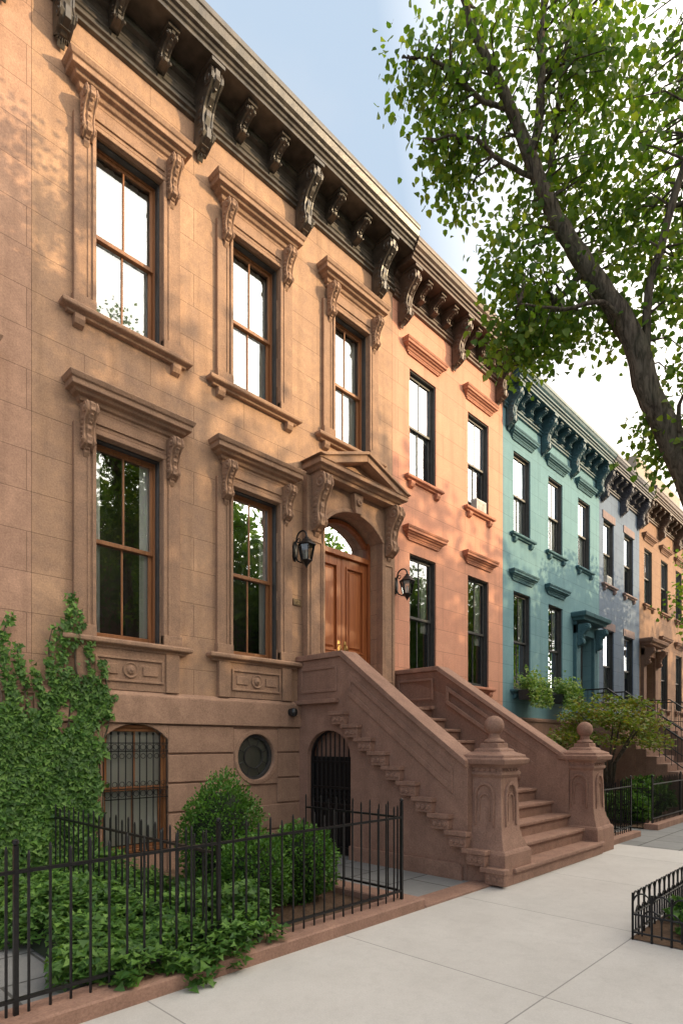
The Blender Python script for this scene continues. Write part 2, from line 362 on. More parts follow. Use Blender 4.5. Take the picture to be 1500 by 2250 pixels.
def window(par,cx,half,z0,z1,fm,glass,yg=.13,curt='curt',cfrac=1.0,liner=True,meet=None,gap=.0,cd=.12):
    mb=MB(); t=.055
    def ring(a,b,c,d,w,y0,y1,m=0):
        mb.box(a,a+w,y0,y1,c,d,m); mb.box(b-w,b,y0,y1,c,d,m); mb.box(a+w,b-w,y0,y1,c,c+w*1.2,m); mb.box(a+w,b-w,y0,y1,d-w,d,m)
    x0,x1=cx-half,cx+half; zm=meet or (z0+z1)/2
    if liner:
        mb.box(x0,x0+.022,.03,yg-.02,z0,z1,1); mb.box(x1-.022,x1,.03,yg-.02,z0,z1,1); mb.box(x0+.022,x1-.022,.03,yg-.02,z1-.022,z1,1)
    ring(x0,x1,z0,z1,.035,yg-.02,yg+.10)
    ring(x0+.036,x1-.036,zm-.02,z1-.036,.042,yg,yg+.035)
    ring(x0+.036,x1-.036,z0+.042,zm+.03,.046,yg+.04,yg+.075)
    mb.box(cx-.012,cx+.012,yg+.003,yg+.03,zm+.02,z1-.078); mb.box(cx-.012,cx+.012,yg+.043,yg+.07,z0+.097,zm-.017)
    w=make('window',mb,[fm,'dark'],par,bevel=.004)
    g=MB(); a,b=x0+.05,x1-.05
    g.add([(a,yg+.016,zm),(b,yg+.016,zm),(b,yg+.016,z1-.05),(a,yg+.016,z1-.05)],[(0,1,2,3)])
    g.add([(a,yg+.056,z0+.06),(b,yg+.056,z0+.06),(b,yg+.056,zm+.01),(a,yg+.056,zm+.01)],[(0,1,2,3)])
    make('pane',g,glass,w)
    if curt:
        c=MB(); n=64; segs=[(x0+.04,x1-.04)] if gap==0 else [(x0+.04,cx-gap),(cx+gap,x1-.04)]
        for A,B in segs:
            zb=z1-.04-(z1-z0-.08)*cfrac; vs=[]
            for i in range(n+1):
                x=A+(B-A)*i/n; yy=yg+cd+(.009*math.sin(x*40+cx)+.004*math.sin(x*97) if curt=='curt' else 0)
                vs+=[(x,yy,zb),(x,yy,z1-.04)]
            c.add(vs,[(2*i,2*i+2,2*i+3,2*i+1) for i in range(n)])
        make('curtain',c,curt,w,smooth=True,ang=80)
    return w
HOODP=[(0,0),(.055,0),(.055,.035),(.085,.05),(.10,.09),(.15,.105),(.165,.135),(.215,.145),(.215,.205),(.235,.215),(.255,.265),(.235,.28),(0,.31)]
def hood_big(w,cx,zb,half,fm='trim1',ztop_open=None):
    mb=MB(); mb.mould([(p,zb+z) for p,z in HOODP],cx-half,cx+half)
    mb.box(cx-half-.0,cx+half,-.055,.0,ztop_open+.075,zb)
    mb.box(cx-half+.10,cx+half-.10,-.075,-.055,ztop_open+.12,zb-.05)
    for sx in(-1,1): console(mb,cx+sx*(half-.0),.135,zb,.50,.175,-.055)
    return make('window_hood',mb,fm,w,bevel=.005)
def surround(w,cx,ho,hi,z0,z1,fm='trim1'):
    mb=MB()
    for sx in(-1,1):
        a,b=sorted((cx+sx*hi,cx+sx*ho)); mb.box(a,b,-.055,0,z0,z1+.075)
        a,b=sorted((cx+sx*(hi),cx+sx*(hi+.045))); mb.box(a,b,-.075,-.055,z0,z1)
        a,b=sorted((cx+sx*(hi+.07),cx+sx*(hi+.10))); mb.box(a,b,-.066,-.055,z0,z1)
        a,b=sorted((cx+sx*(hi-.0),cx+sx*(ho+.015))); mb.box(a,b,-.085,0,z0-.0,z0+.13)
    mb.box(cx-hi,cx+hi,-.055,0,z1,z1+.075); mb.box(cx-hi-.045,cx+hi+.045,-.075,-.055,z1,z1+.045)
    return make('window_surround',mb,fm,w,bevel=.005)
def sill(w,cx,half,zt,fm,feet=True,h=.11,p=.13):
    mb=MB(); mb.mould([(0,zt-h),(p*.45,zt-h),(p*.5,zt-h*.75),(p*.9,zt-h*.6),(p,zt-h*.5),(p,zt-.02),(p*.9,zt),(0,zt+.015)],cx-half,cx+half)
    if feet:
        for sx in(-1,1): mb.yz([(0,zt-h),(-.085,zt-h),(-.085,zt-h-.05),(-.06,zt-h-.1),(0,zt-h-.13)],cx+sx*(half-.08)-.06,cx+sx*(half-.08)+.06)
    return make('sill',mb,fm,w,bevel=.005)
def cornice(par,x0,x1,zb,zs,zt,proj,mat,large,small,fh=.16):
    mb=MB(); p=proj
    prof=[(0,zb),(.05,zb+.01),(.05,zb+.05),(.085,zb+.065),(.085,zb+.09),(.045,zb+.11),(.045,zb+.16),(.065,zb+.17),(.065,zb+.19),(.035,zb+.20),(.035,zb+.27),(.05,zb+.28),(.05,zb+.295),(.03,zb+.305),(.03,zs-.09),(.08,zs-.07),(.10,zs-.03),(.10,zs),
      (p-.15,zs),(p-.15,zs+.05),(p-.12,zs+.065),(p-.12,zs+.10),(p-.08,zs+.115),(p-.08,zs+.15),(p-.04,zs+.19),(p-.02,zt-.10),(p-.005,zt-.085),(p,zt-.06),(p,zt-.015),(p-.02,zt),(.1,zt+.05),(-.3,zt+.05),(-.3,zb)]
    mb.yz([(-a,b) for a,b in prof],x0+.003,x1-.003)
    co=make('cornice',mb,mat,par,bevel=.004)
    def br(xs,w,h,pt,zt_,name,cap):
        src=None
        for x in xs:
            if src is None:
                b=MB(); console(b,0,w,zt_-.05,h,pt,-.032,.03)
                b.box(-w/2-.02,w/2+.02,-.032-pt*1.12,-.032,zt_-.05,zt_-.003)
                if cap:
                    b.box(-w*.33,w*.33,-.032-pt*.35,-.032,zt_-h-.02,zt_-h*.9)
                    for k in range(-3,4): b.tube([(0,-.05-.02,zt_-h+.02),(k*.022,-.05-.035,zt_-h-.05),(k*.027,-.05-.01,zt_-h-.10+abs(k)*.012)],[.010,.013,.004],5)
                src=make(name,b,mat,co,origin=(0,0,zt_),bevel=.003); ref=src
                WO[src.name]=(x,0,zt_); src.location=(x-WO[co.name][0],-WO[co.name][1],zt_-WO[co.name][2])
            else:
                o=ref.copy(); COL.objects.link(o); o.parent=co; o.location=(x-WO[co.name][0],-WO[co.name][1],zt_-WO[co.name][2])
    br(large,.165,zs-zb+.36,(p-.15)*.82,zs,'bracket',True)
    br(small,.115,.27,(p-.15)*.70,zs,'bracket',False)
    return co
def body(mb,x0,x1,zt,deep=9.0):
    a,b=x0+.002,x1-.002
    mb.add([(a,0,0),(a,deep,0),(a,deep,zt),(a,0,zt)],[(0,1,2,3)]); mb.add([(b,0,0),(b,deep,0),(b,deep,zt),(b,0,zt)],[(0,1,2,3)])
    mb.add([(a,deep,0),(b,deep,0),(b,deep,zt),(a,deep,zt)],[(0,1,2,3)])
    mb.add([(a,0,zt),(b,0,zt),(b,deep,zt),(a,deep,zt)],[(0,1,2,3)],2)
    mb.add([(a,.9,0),(b,.9,0),(b,.9,zt),(a,.9,zt)],[(0,1,2,3)],1)

# ============================== HOUSE 1 =====================================
X0,X1=2.327,8.537
CW=[3.44,5.37,7.40]; ZL=(2.90,5.26); ZU=(6.66,8.80)
h1=empty('brownstone_house',((X0+X1)/2,0,0),'sunlit brownstone row house with mahogany double doors and tall stoop','house')
mb=MB(); ops=[(c-.43,c+.43,ZU[0],ZU[1]) for c in CW]+[(c-.43,c+.43,ZL[0],ZL[1]) for c in CW[:2]]+[(6.67,8.09,2.28,5.56)]
wallgrid(mb,X0+.002,X1-.002,2.2,10.0,ops); body(mb,X0,X1,10.45)
make('wall',mb,['wall1','int','roofm'],h1)
mb=MB(); BC,BH=3.52,.43; OC=(5.36,1.46); OR=.33
bops=[(BC-BH,BC+BH,.30,1.90),(OC[0]-.4,OC[0]+.4,OC[1]-.4,OC[1]+.4)]
wallgrid(mb,X0+.002,6.25,0,2.2,bops,-.02,.22); 
grooves=[0,.38,.76,1.14,1.52,1.90]
for i in range(5):
    a,b=grooves[i]+.013,grooves[i+1]-.013
    if i==0:a=0
    xs=[X0+.002,6.24]
    cuts=[]
    if b>.30: cuts.append((BC-BH,BC+BH))
    if b>OC[1]-.4 and a<OC[1]+.4: cuts.append((OC[0]-.4,OC[0]+.4))
    x=xs[0]
    for c in cuts+[(xs[1],None)]:
        mb.box(x,c[0],-.050,-.0205,a,b); x=c[1]
mb.box(X0+.002,6.24,-.085,-.0,1.905,2.24); mb.yz([(0,2.24),(-.085,2.24),(-.03,2.30),(0,2.30)],X0+.002,6.24)
ar=arcpts(BC,BH,1.70,1.895)
mb.xz([(BC-BH,1.90)]+ar+[(BC+BH,1.90)],-.049,.10)
n=32; out=[];inn=[]
for i in range(n):
    a=2*math.pi*i/n; c,s=math.cos(a),math.sin(a); k=.4/max(abs(c),abs(s))
    out.append((OC[0]+k*c,OC[1]+k*s)); inn.append((OC[0]+OR*c,OC[1]+OR*s))
mb.band(out,inn,lambda p,q,d:(p,d,q),-.049,.12,True)
cir=lambda r:[(OC[0]+r*math.cos(2*math.pi*i/n),OC[1]+r*math.sin(2*math.pi*i/n)) for i in range(n)]
mb.band(cir(.395),cir(.332),lambda p,q,d:(p,d,q),-.062,-.049,True)
make('basement_wall',mb,'base1',h1,bevel=.006)
mb=MB(); mp=lambda p,q,d:(p,d,q)
mb.band(cir(.33),cir(.285),mp,.0,.05,True); 
mb.band(cir(.17),cir(.158),mp,.01,.03,True)
for i in range(8):
    a=2*math.pi*i/8+.39; c,s=math.cos(a),math.sin(a)
    mb.tube([(OC[0]+.16*c,.02,OC[1]+.16*s),(OC[0]+.29*c,.02,OC[1]+.29*s)],.007,6)
w=make('round_window',mb,'dark',h1); mb=MB(); mb.add([(p,.035,q) for p,q in cir(.3)],[tuple(range(n))]); make('pane',mb,'glasst',w)
mb=MB(); mb.add([(p,.06,q) for p,q in cir(.33)],[tuple(range(n))]); make('blind',mb,'shade',w)
w=window(h1,BC,BH-.002,.31,1.88,'wood','glasst',.015,'blind',1.0,False,cd=.085)
mb=MB(); x=BC-BH+.02
xs=[BC-BH+.02+i*(2*BH-.04)/9 for i in range(10)]
gy_=-.035
for x in xs:
    mb.tube([(x,gy_,.33),(x,gy_,1.78)],.007,6); mb.lathe([(.001,1.80),(.017,1.79),(.013,1.76),(.002,1.75)],x,gy_,6)
for z in(.42,.98,1.10,1.56,1.66): mb.box(BC-BH,BC+BH,gy_-.007,gy_+.007,z-.006,z+.006)
for i in range(9):
    xc=(xs[i]+xs[i+1])/2
    for zc,r in((1.61,.036),(1.04,.036),(1.50,.03),(1.16,.03)):
        mb.tube([(xc+r*math.cos(2*math.pi*k/10),gy_,zc+r*math.sin(2*math.pi*k/10)) for k in range(11)],.004,5)
make('window_grille',mb,'iron',w)
for i,c in enumerate(CW):
    w=window(h1,c,.43,ZU[0],ZU[1],'wood','glassu',gap=.0)
    hood_big(w,c,9.10,.545,'trim1',ZU[1]); surround(w,c,.68,.43,ZU[0],ZU[1]); sill(w,c,.70,ZU[0],'trim1')
for i,c in enumerate(CW[:2]):
    w=window(h1,c,.43,ZL[0],ZL[1],'wood','glassl',curt='curt',cfrac=1.0 if i else .97,gap=.25 if i else .26,cd=.10)
    hood_big(w,c,5.53,.545,'trim1',ZL[1]); surround(w,c,.68,.43,ZL[0],ZL[1]); sill(w,c,.70,ZL[0],'trim1',False)
    mb=MB(); mb.box(c-.66,c+.66,-.045,0,2.30,ZL[0]-.11)
    R4=lambda a,b,c_,d:[(a,c_),(b,c_),(b,d),(a,d)]
    mb.band(R4(c-.44,c+.44,2.40,2.70),R4(c-.41,c+.41,2.43,2.67),mp,-.065,-.045,True)
    mb.disc([(.10,-.045),(.10,-.062),(.085,-.066),(.075,-.055),(.055,-.055),(.045,-.075),(.02,-.08),(.015,-.09),(.002,-.092)],lambda a,b,d,c=c:(c+a,d,2.55+b),20)
    for sx in(-1,1): mb.box(*(sorted((c+sx*.16,c+sx*.36))),-.06,-.045,2.49,2.61)
    for sx in(-1,1): mb.box(*(sorted((c+sx*.47,c+sx*.66))),-.07,-.045,2.30,ZL[0]-.11)
    make('apron_panel',mb,'trim1',w,bevel=.005)
cornice(h1,X0,X1,9.94,10.44,10.82,.64,'corn1',[2.62,4.42,6.22,8.02],[x+d for x in(2.62,4.42,6.22) for d in(.6,1.2)])
DC=7.38
mb=MB()
for a,b in((6.30,6.67),(8.09,8.46)):
    mb.box(a,b,-.12,0,2.30,5.85); mb.box(a-.02,b+.02,-.15,0,2.30,2.55)
    mb.band(R4(a+.06,b-.06,2.75,4.85),R4(a+.085,b-.085,2.775,4.825),mp,-.135,-.12,True)
ar=arcpts(DC,.71,5.20,5.52,18)
mb.xz([(6.67,5.849)]+ar+[(8.09,5.849)],-.12,-.001)
mb.xz([(6.675,5.56)]+[(max(6.675,min(8.085,p)),q) for p,q in ar]+[(8.085,5.56)],0.001,.25)
ar2=[(DC+(p-DC)*1.10,5.1+(q-5.1)*1.14+.0) for p,q in ar]
mb.band(ar2,ar,mp,-.15,-.12)
mb.box(6.62,6.67,-.14,-.12,2.55,5.20);mb.box(8.09,8.14,-.14,-.12,2.55,5.20)
mb.xz([(DC-.075,5.50),(DC+.075,5.50),(DC+.11,5.83),(DC-.11,5.83)],-.22,-.12)
mb.disc([(.07,-.22),(.06,-.25),(.03,-.255),(.02,-.27),(.002,-.275)],lambda a,b,d:(DC+a,d,5.69+b),14)
for x in(6.485,8.275): console(mb,x,.20,5.85,.86,.27,-.12,.03)
mb.mould([(0,5.85),(.30,5.85),(.30,5.90),(.33,5.91),(.37,5.95),(.42,5.96),(.42,6.02),(.44,6.03),(0,6.04)],6.72,8.04)
xl,xr_,za=6.28,8.48,6.44
def rake(e,y0,y1,th,lift):
    mb.xz([(xl-e,6.04+lift),(DC,za+lift),(DC,za+lift-th),(xl-e+th*2.6,6.04+lift)],y0,y1)
    mb.xz([(xr_+e,6.04+lift),(DC,za+lift),(DC,za+lift-th),(xr_+e-th*2.6,6.04+lift)],y0,y1)
rake(0,-.42,0,.13,0); rake(.03,-.46,0,.05,.03)
mb.xz([(xl+.1,6.042),(DC,za-.06),(xr_-.1,6.042)],-.22,-.002)
mb.xz([(xl+.52,6.075),(DC,za-.17),(xr_-.52,6.075)],-.235,-.221)
make('door_surround',mb,'trim1',h1,bevel=.006)
mb=MB(); yd=.20; zb,ztp=2.31,4.86
mb.box(6.67,6.72,yd-.05,yd+.08,2.30,5.5); mb.box(8.04,8.09,yd-.05,yd+.08,2.30,5.5); mb.box(6.72,8.04,yd-.07,yd+.08,ztp,ztp+.09)
arD=arcpts(DC,.68,5.17,5.49,16); arI=arcpts(DC,.62,5.15,5.43,16)
mb.band(arD,arI,mp,yd-.03,yd+.05)
dd=make('door_frame',mb,'door',h1,bevel=.004)
mb=MB(); mb.add([(6.7,yd+.02,ztp+.05)]+[(p,yd+.02,q) for p,q in arD]+[(8.06,yd+.02,ztp+.05)],[tuple(range(len(arD)+2))]); make('transom_pane',mb,'glasst',dd)
mb=MB(); mb.add([(6.7,yd+.12,ztp+.05),(8.06,yd+.12,ztp+.05),(8.06,yd+.12,5.5),(6.7,yd+.12,5.5)],[(0,1,2,3)]); make('transom_shade',mb,'shade',dd)
for a,b,hx in((6.722,7.376,7.30),(7.384,8.038,7.46)):
    mb=MB(); mb.box(a,b,yd+.012,yd+.06,zb,ztp-.002)
    zz=[zb,zb+.16,zb+.78,zb+.92,ztp-.14,ztp-.002]
    mb.box(a,a+.10,yd-.012,yd+.012,zb,ztp-.002); mb.box(b-.10,b,yd-.012,yd+.012,zb,ztp-.002)
    for k in(0,2,4): mb.box(a+.10,b-.10,yd-.012,yd+.012,zz[k],zz[k+1])
    for c,d in((zz[1],zz[2]),(zz[3],zz[4])):
        mb.band(R4(a+.10,b-.10,c,d),R4(a+.13,b-.13,c+.03,d-.03),mp,yd-.028,yd+.012,True)
        e=[(a+.165,b-.165,c+.065,d-.065,yd+.012),(a+.20,b-.20,c+.10,d-.10,yd-.014)]
        vs=[(x_,e_[4],z_) for e_ in e for x_,z_ in((e_[0],e_[2]),(e_[1],e_[2]),(e_[1],e_[3]),(e_[0],e_[3]))]
        mb.add(vs,[(4,5,6,7),(0,1,5,4),(1,2,6,5),(2,3,7,6),(3,0,4,7)])
    dl=make('door',mb,'door',h1,bevel=.004)
    mb=MB(); mb.box(hx-.025,hx+.025,yd-.022,yd-.013,3.05,3.42); mb.tube([(hx,yd-.02,3.10),(hx,yd-.08,3.14),(hx,yd-.085,3.25),(hx,yd-.06,3.33),(hx,yd-.02,3.36)],.013,8)
    mb.disc([(.028,yd-.013),(.03,yd-.05),(.002,yd-.06)],lambda p,q,d,hx=hx:(hx+p,d,3.0+q),12)
    make('handle',mb,'brass',dl,smooth=True)
# stoop
LZ=2.28; RISE=.19; TR=.25; YE=-.80
def xr(y): 
    t=min(1,max(0,(-y-.95)/2.0)); return 8.60+t*.50
mb=MB()
mb.box(6.40,8.66,YE-.0,-.001,0,LZ-.05); mb.box(6.40,8.64,YE-.03,-.002,LZ-.05,LZ)
for k in range(1,12):
    zt=LZ-RISE*k; yf=YE-TR*k; yb=YE-TR*(k-1)
    for (z0_,z1_,yy) in((0,zt-.05,yf),(zt-.05,zt,yf-.035)):
        a=xr(yf)+.05
        mb.box(6.40,a,yy,yb+.01-.0005*k,z0_,z1_)
st=make('stoop',mb,'stoop',h1,bevel=.012,seg=2)
def mapx(f): return lambda p,q,d:(f(p)+d,p,q)
gate=[(-.22,0),(-.22,1.45)]+[(-.675+.455*math.cos(math.pi*i/12),1.45+.40*math.sin(math.pi*i/12)) for i in range(1,12)]+[(-1.13,1.45),(-1.13,0)]
fl=lambda y:6.20; fr=lambda y:xr(y)
def parapet(f,wgate,side):
    mb=MB(); base=[(-.001,0)]+(gate if wgate else [])+[(-2.0,0),(-3.05,0),(-3.05,1.37),(-2.0,2.13),(-.95,2.92),(-.001,2.92)]
    mb.prism(base,mapx(f),0,.26)
    mb.prism([(-.0015,2.92),(-.95,2.92),(-2.0,2.13),(-3.05,1.37),(-3.05,1.45),(-2.0,2.215),(-.97,3.0),(-.0015,3.0)],mapx(f),-.04,.30)
    d0,d1=(-.018,0)
    mb.band([(-1.10,2.66),(-2.85,1.36),(-2.85,1.04),(-1.10,2.34)],[(-1.15,2.54),(-2.80,1.31),(-2.80,1.16),(-1.15,2.39)],mapx(f),d0,d1,True)
    mb.band([(-.08,2.80),(-.86,2.80),(-.86,2.42),(-.08,2.42)],[(-.12,2.76),(-.82,2.76),(-.82,2.46),(-.12,2.46)],mapx(f),d0,d1,True)
    mb.prism([(-.001,2.25),(-.001,2.31),(-.90,2.31),(-.90,2.25)],mapx(f),-.09,0)
    if wgate:
        for k in range(0,12):
            zt=LZ-RISE*(k+1)+.03; yf=YE-TR*(k+1)-.06
            if zt<.1: continue
            mb.prism([(yf,zt),(yf+.32,zt),(yf+.32,zt-.055),(yf,zt-.055)],mapx(f),-.12,0)
            mb.prism([(yf+.02,zt-.055),(yf+.265,zt-.055),(yf+.265,zt-.189),(yf+.02,zt-.189)],mapx(f),-.095,0)
            for j in range(3):
                mb.disc([(.038,-.095),(.030,-.112),(.012,-.106),(.006,-.116),(.001,-.117)],lambda a,b,d,yf=yf,zt=zt,j=j:(6.2+d,yf+.07+j*.074+a,zt-.122+b),8)
        mb.prism([(-1.14,0),(-3.0,0),(-3.0,.16),(-2.97,.20),(-1.14,.20)],mapx(f),-.05,0)
    return make('parapet',mb,'stoop',st,bevel=.008)
parapet(fl,True,-1); parapet(fr,False,-1)
mb=MB(); gx=6.30
def arch_z(y): 
    t=(y+.675)/.455; return 1.45+.40*math.sqrt(max(0,1-t*t))
for i in range(10):
    y=-.25-.85*i/9; mb.tube([(gx,y,.05),(gx,y,arch_z(y)-.03)],.011,6)
for z in(.12,.75,1.0,1.38): mb.box(gx-.012,gx+.012,-1.12,-.23,z-.015,z+.015)
for i in range(9):
    y=-.297-.85*i/9
    for z in(.80,.875,.95): mb.tube([(gx,y+.033*math.cos(2*math.pi*k/8),z+.033*math.sin(2*math.pi*k/8)) for k in range(9)],.006,5)
mb.band([(p,q) for p,q in gate],[( -.675+(p+.675)*.92,q-.02 if q>1.4 else q) for p,q in gate],lambda p,q,d:(d,p,q),gx-.02,gx+.02)
mb.box(gx+.03,gx+.05,-1.13,-.22,.02,1.46)
make('gate',mb,'iron',st)
def newel(cx,cy):
    mb=MB()
    sq([(.325,0),(.325,.36),(.31,.39),(.29,.40),(.27,.47),(.245,.52),(.235,.58),(.225,.60),(.205,1.24),(.215,1.26),(.235,1.28),(.235,1.31),(.22,1.32),(.22,1.36),(.25,1.39),(.30,1.41),(.312,1.46),(.305,1.475),(.28,1.48),(.275,1.515),(.18,1.555),(.17,1.585),(.125,1.60),(.118,1.66)],cx,cy,mb)
    mb.lathe([(.115,1.66),(.125,1.68),(.11,1.70),(.07,1.72),(.065,1.76)]+[(.12*math.sin(math.pi*(i/16)),1.875-.12*math.cos(math.pi*(i/16))) for i in range(3,16)]+[(.002,1.995)],cx,cy,24)
    N=10
    def A(r,zb_,zs): return [(-r,zb_)]+[(-r*math.cos(math.pi*i/N),zs+1.25*r*math.sin(math.pi*i/N)) for i in range(N+1)]+[(r,zb_)]
    for face in('f','l'):
        f=(lambda p,q,d:(cx+p,cy-d,q)) if face=='f' else (lambda p,q,d:(cx-d,cy+p,q))
        mb.band(A(.135,.66,1.03),A(.105,.69,1.03),f,.19,.240)
        mb.band(A(.075,.72,.97),A(.058,.735,.97),f,.19,.232)
        for j in range(5): mb.disc([(.018,.22),(.012,.238),(.001,.24)],lambda a,b,d,j=j,f=f:f(-.15+.075*j+a,1.34+b,d),8)
    return make('newel_pillar',mb,'stoop',st,bevel=.006,smooth=True,ang=25)
newel(6.535,-3.22); newel(9.345,-3.20)

# ============================== other houses =================================
def small_hood(w,cx,zb,half,fm,s=1.0,p=1.0):
    mb=MB(); mb.mould([(q*.62*p,zb+z*.75*s) for q,z in HOODP],cx-half,cx+half); mb.box(cx-half-.0,cx+half,-.03,0,zb-.03,zb); 
    return make('window_hood',mb,fm,w,bevel=.004)
def simple_door(h,cx,trim,z0=2.3,dm='dark'):
    mb=MB()
    for sx in(-1,1): mb.box(*sorted((cx+sx*.50,cx+sx*.78)),-.10,0,z0,5.0); console(mb,cx+sx*.64,.16,5.0,.6,.3,-.10)
    mb.box(cx-.78,cx+.78,-.10,0,4.75,5.1); mb.mould([(0,5.1),(.32,5.1),(.34,5.16),(.42,5.2),(.44,5.3),(.40,5.33),(0,5.40)],cx-.50,cx+.50)
    make('door_surround',mb,trim,h,bevel=.005)
    mb=MB(); mb.box(cx-.5,cx+.5,.25,.3,z0,4.75)
    for a,b in((-.45,-.03),(.03,.45)):
        for c,d in((z0+.15,z0+.8),(z0+.95,4.0)): mb.band(R4(cx+a+.05,cx+b-.05,c,d),R4(cx+a+.09,cx+b-.09,c+.04,d-.04),mp,.235,.25,True)
    d=make('door',mb,dm,h); mb=MB(); mb.disc([(.03,.25),(.03,.2),(.001,.19)],lambda a,b,d_:(cx+.04+a,d_,3.3+b),10); make('handle',mb,'brass',d)
def iron_stoop(h,cx,mat,hw=.75,land=.9):
    mb=MB(); mb.box(cx-hw,cx+hw,-land,-.001,0,2.28)
    for k in range(1,12): mb.box(cx-hw,cx+hw,-land-.25*k,-land-.25*(k-1)+.01,0,2.28-.19*k)
    s=make('stoop',mb,mat,h,bevel=.012)
    for sx in(-1,1):
        x=cx+sx*(hw-.05); mb=MB(); top=[(x,-.05,3.15),(x,-land,3.15),(x,-land-2.75,1.05)]
        mb.tube(top,.022,8); mb.tube([(a,b,c-.70) for a,b,c in top],.014,6)
        for i in range(26):
            y=-.1-(land+2.6)*i/25; zt=3.15 if y>-land else 3.15+(y+land)*(2.1/2.75); mb.tube([(x,y,zt-.84),(x,y,zt)],.008,5)
        mb.lathe([(.04,0),(.04,1.15),(.06,1.17),(.05,1.25),(.002,1.3)],x,-land-2.78,8)
        make('railing',mb,'iron',s)
def house(x0,x1,label,wall,trim,fm,corn,wins,wl,zu,zl,zc,proj,basem,door=None,hood='small',big=None,sm=None):
    h=empty('row_house',((x0+x1)/2,0,0),label,'house','houses in the terrace')
    mb=MB(); ops=[(c-.43,c+.43,zu[0],zu[1]) for c in wins]+[(c-.43,c+.43,zl[0],zl[1]) for c in wl]
    if door: ops.append((door-.5,door+.5,2.3,4.75))
    wallgrid(mb,x0+.002,x1-.002,2.2,zc[0]+.1,ops); body(mb,x0,x1,zc[1]+.02); make('wall',mb,[wall,'int','roofm'],h)
    mb=MB(); bw=[c for c in wl]; wallgrid(mb,x0+.002,x1-.002,0,2.2,[(c-.4,c+.4,.5,1.75) for c in bw],-.05,.2)
    mb.yz([(0,2.2),(-.08,2.2),(-.08,2.26),(0,2.30)],x0+.002,x1-.002); make('basement_wall',mb,basem,h,bevel=.005)
    for c in bw:
        w=window(h,c,.398,.5,1.75,'dark','glassl',.04,'blind',.6,False)
        mb=MB()
        for i in range(8): mb.tube([(c-.36+.72*i/7,-.04,.5),(c-.36+.72*i/7,-.04,1.72)],.009,5)
        make('window_grille',mb,'iron',w)
    for j,(lst,zz) in enumerate(((wins,zu),(wl,zl))):
        for c in lst:
            w=window(h,c,.43,zz[0],zz[1],fm,'glassu' if j==0 else 'glassl',yg=.10,curt='curt' if (R.random()<.75) else 'blind',cfrac=R.choice([1,1,.55]) if j==0 else R.choice([.6,1,1]),gap=0 if j==0 else R.choice([.0,.0,.16]),cd=.095)
            if hood=='small': small_hood(w,c,zz[1]+.27,.50,trim)
            elif hood=='flat':
                mb=MB(); mb.box(c-.52,c+.52,-.025,0,zz[1],zz[1]+.24); make('lintel',mb,trim,w,bevel=.004)
            elif hood=='big': hood_big(w,c,zz[1]+.29,.545,trim,zz[1]); surround(w,c,.68,.43,zz[0],zz[1],trim)
            sill(w,c,.50 if hood!='big' else .7,zz[0],trim,True,.10,.10)
    cornice(h,x0,x1,zc[0],zc[0]+.46,zc[1],proj,corn,big,sm)
    if door: simple_door(h,door,trim)
    return h
def smalls(big,n): return [a+(b-a)*k/(n+1) for a,b in zip(big,big[1:]) for k in range(1,n+1)]
house(-4.0,2.327,'rose-brown stone row house beside the ivy','wall0','trim1','wood','corn1',[-3.0,-.85,1.18],[-3.0,-.85,1.18],ZU,ZL,(9.94,10.82),.64,'base1',hood='big',big=[-3.4,-1.6,.2,2.02],sm=[-2.8,-2.2,-1.0,-.4,.8,1.4])
B=[8.76,10.52,12.30]
h2=house(8.537,12.585,'coral stucco row house with dark bracketed cornice','wall2','trim2','dark','corn2',[9.48,11.52],[9.48,11.52],(6.74,8.80),(2.90,5.28),(9.88,10.68),.60,'trim1',big=B,sm=smalls(B,3))
B=[12.80,14.6,16.4,18.2]
h3=house(12.585,18.43,'teal painted row house with bracketed door hood','wall3','trim3','dark','corn3',[13.53,15.40,17.30],[13.53,15.40],(6.70,8.68),(2.95,5.32),(9.52,10.32),.55,'trim5',door=17.30,big=B,sm=smalls(B,3))
B=[18.6,20.25,21.9]
h4=house(18.43,22.05,'slate blue painted row house with mauve lintels','wall4','trim4','dark','corn4',[19.2,21.0],[19.2,21.0],(6.60,8.60),(2.95,5.2),(9.50,10.3),.55,'trim5',hood='flat',big=B,sm=smalls(B,3))
B=[22.25,24.2,26.2,28.3]
h5=house(22.05,28.5,'ochre brownstone row house with hooded doorway','wall5','trim5','dark','corn2',[23.0,24.9,26.8],[24.9,26.8],(6.60,8.60),(2.95,5.2),(9.65,10.48),.58,'trim5',door=23.0,big=B,sm=smalls(B,3))
iron_stoop(h3,17.30,'stoop'); iron_stoop(h5,23.0,'stoop')

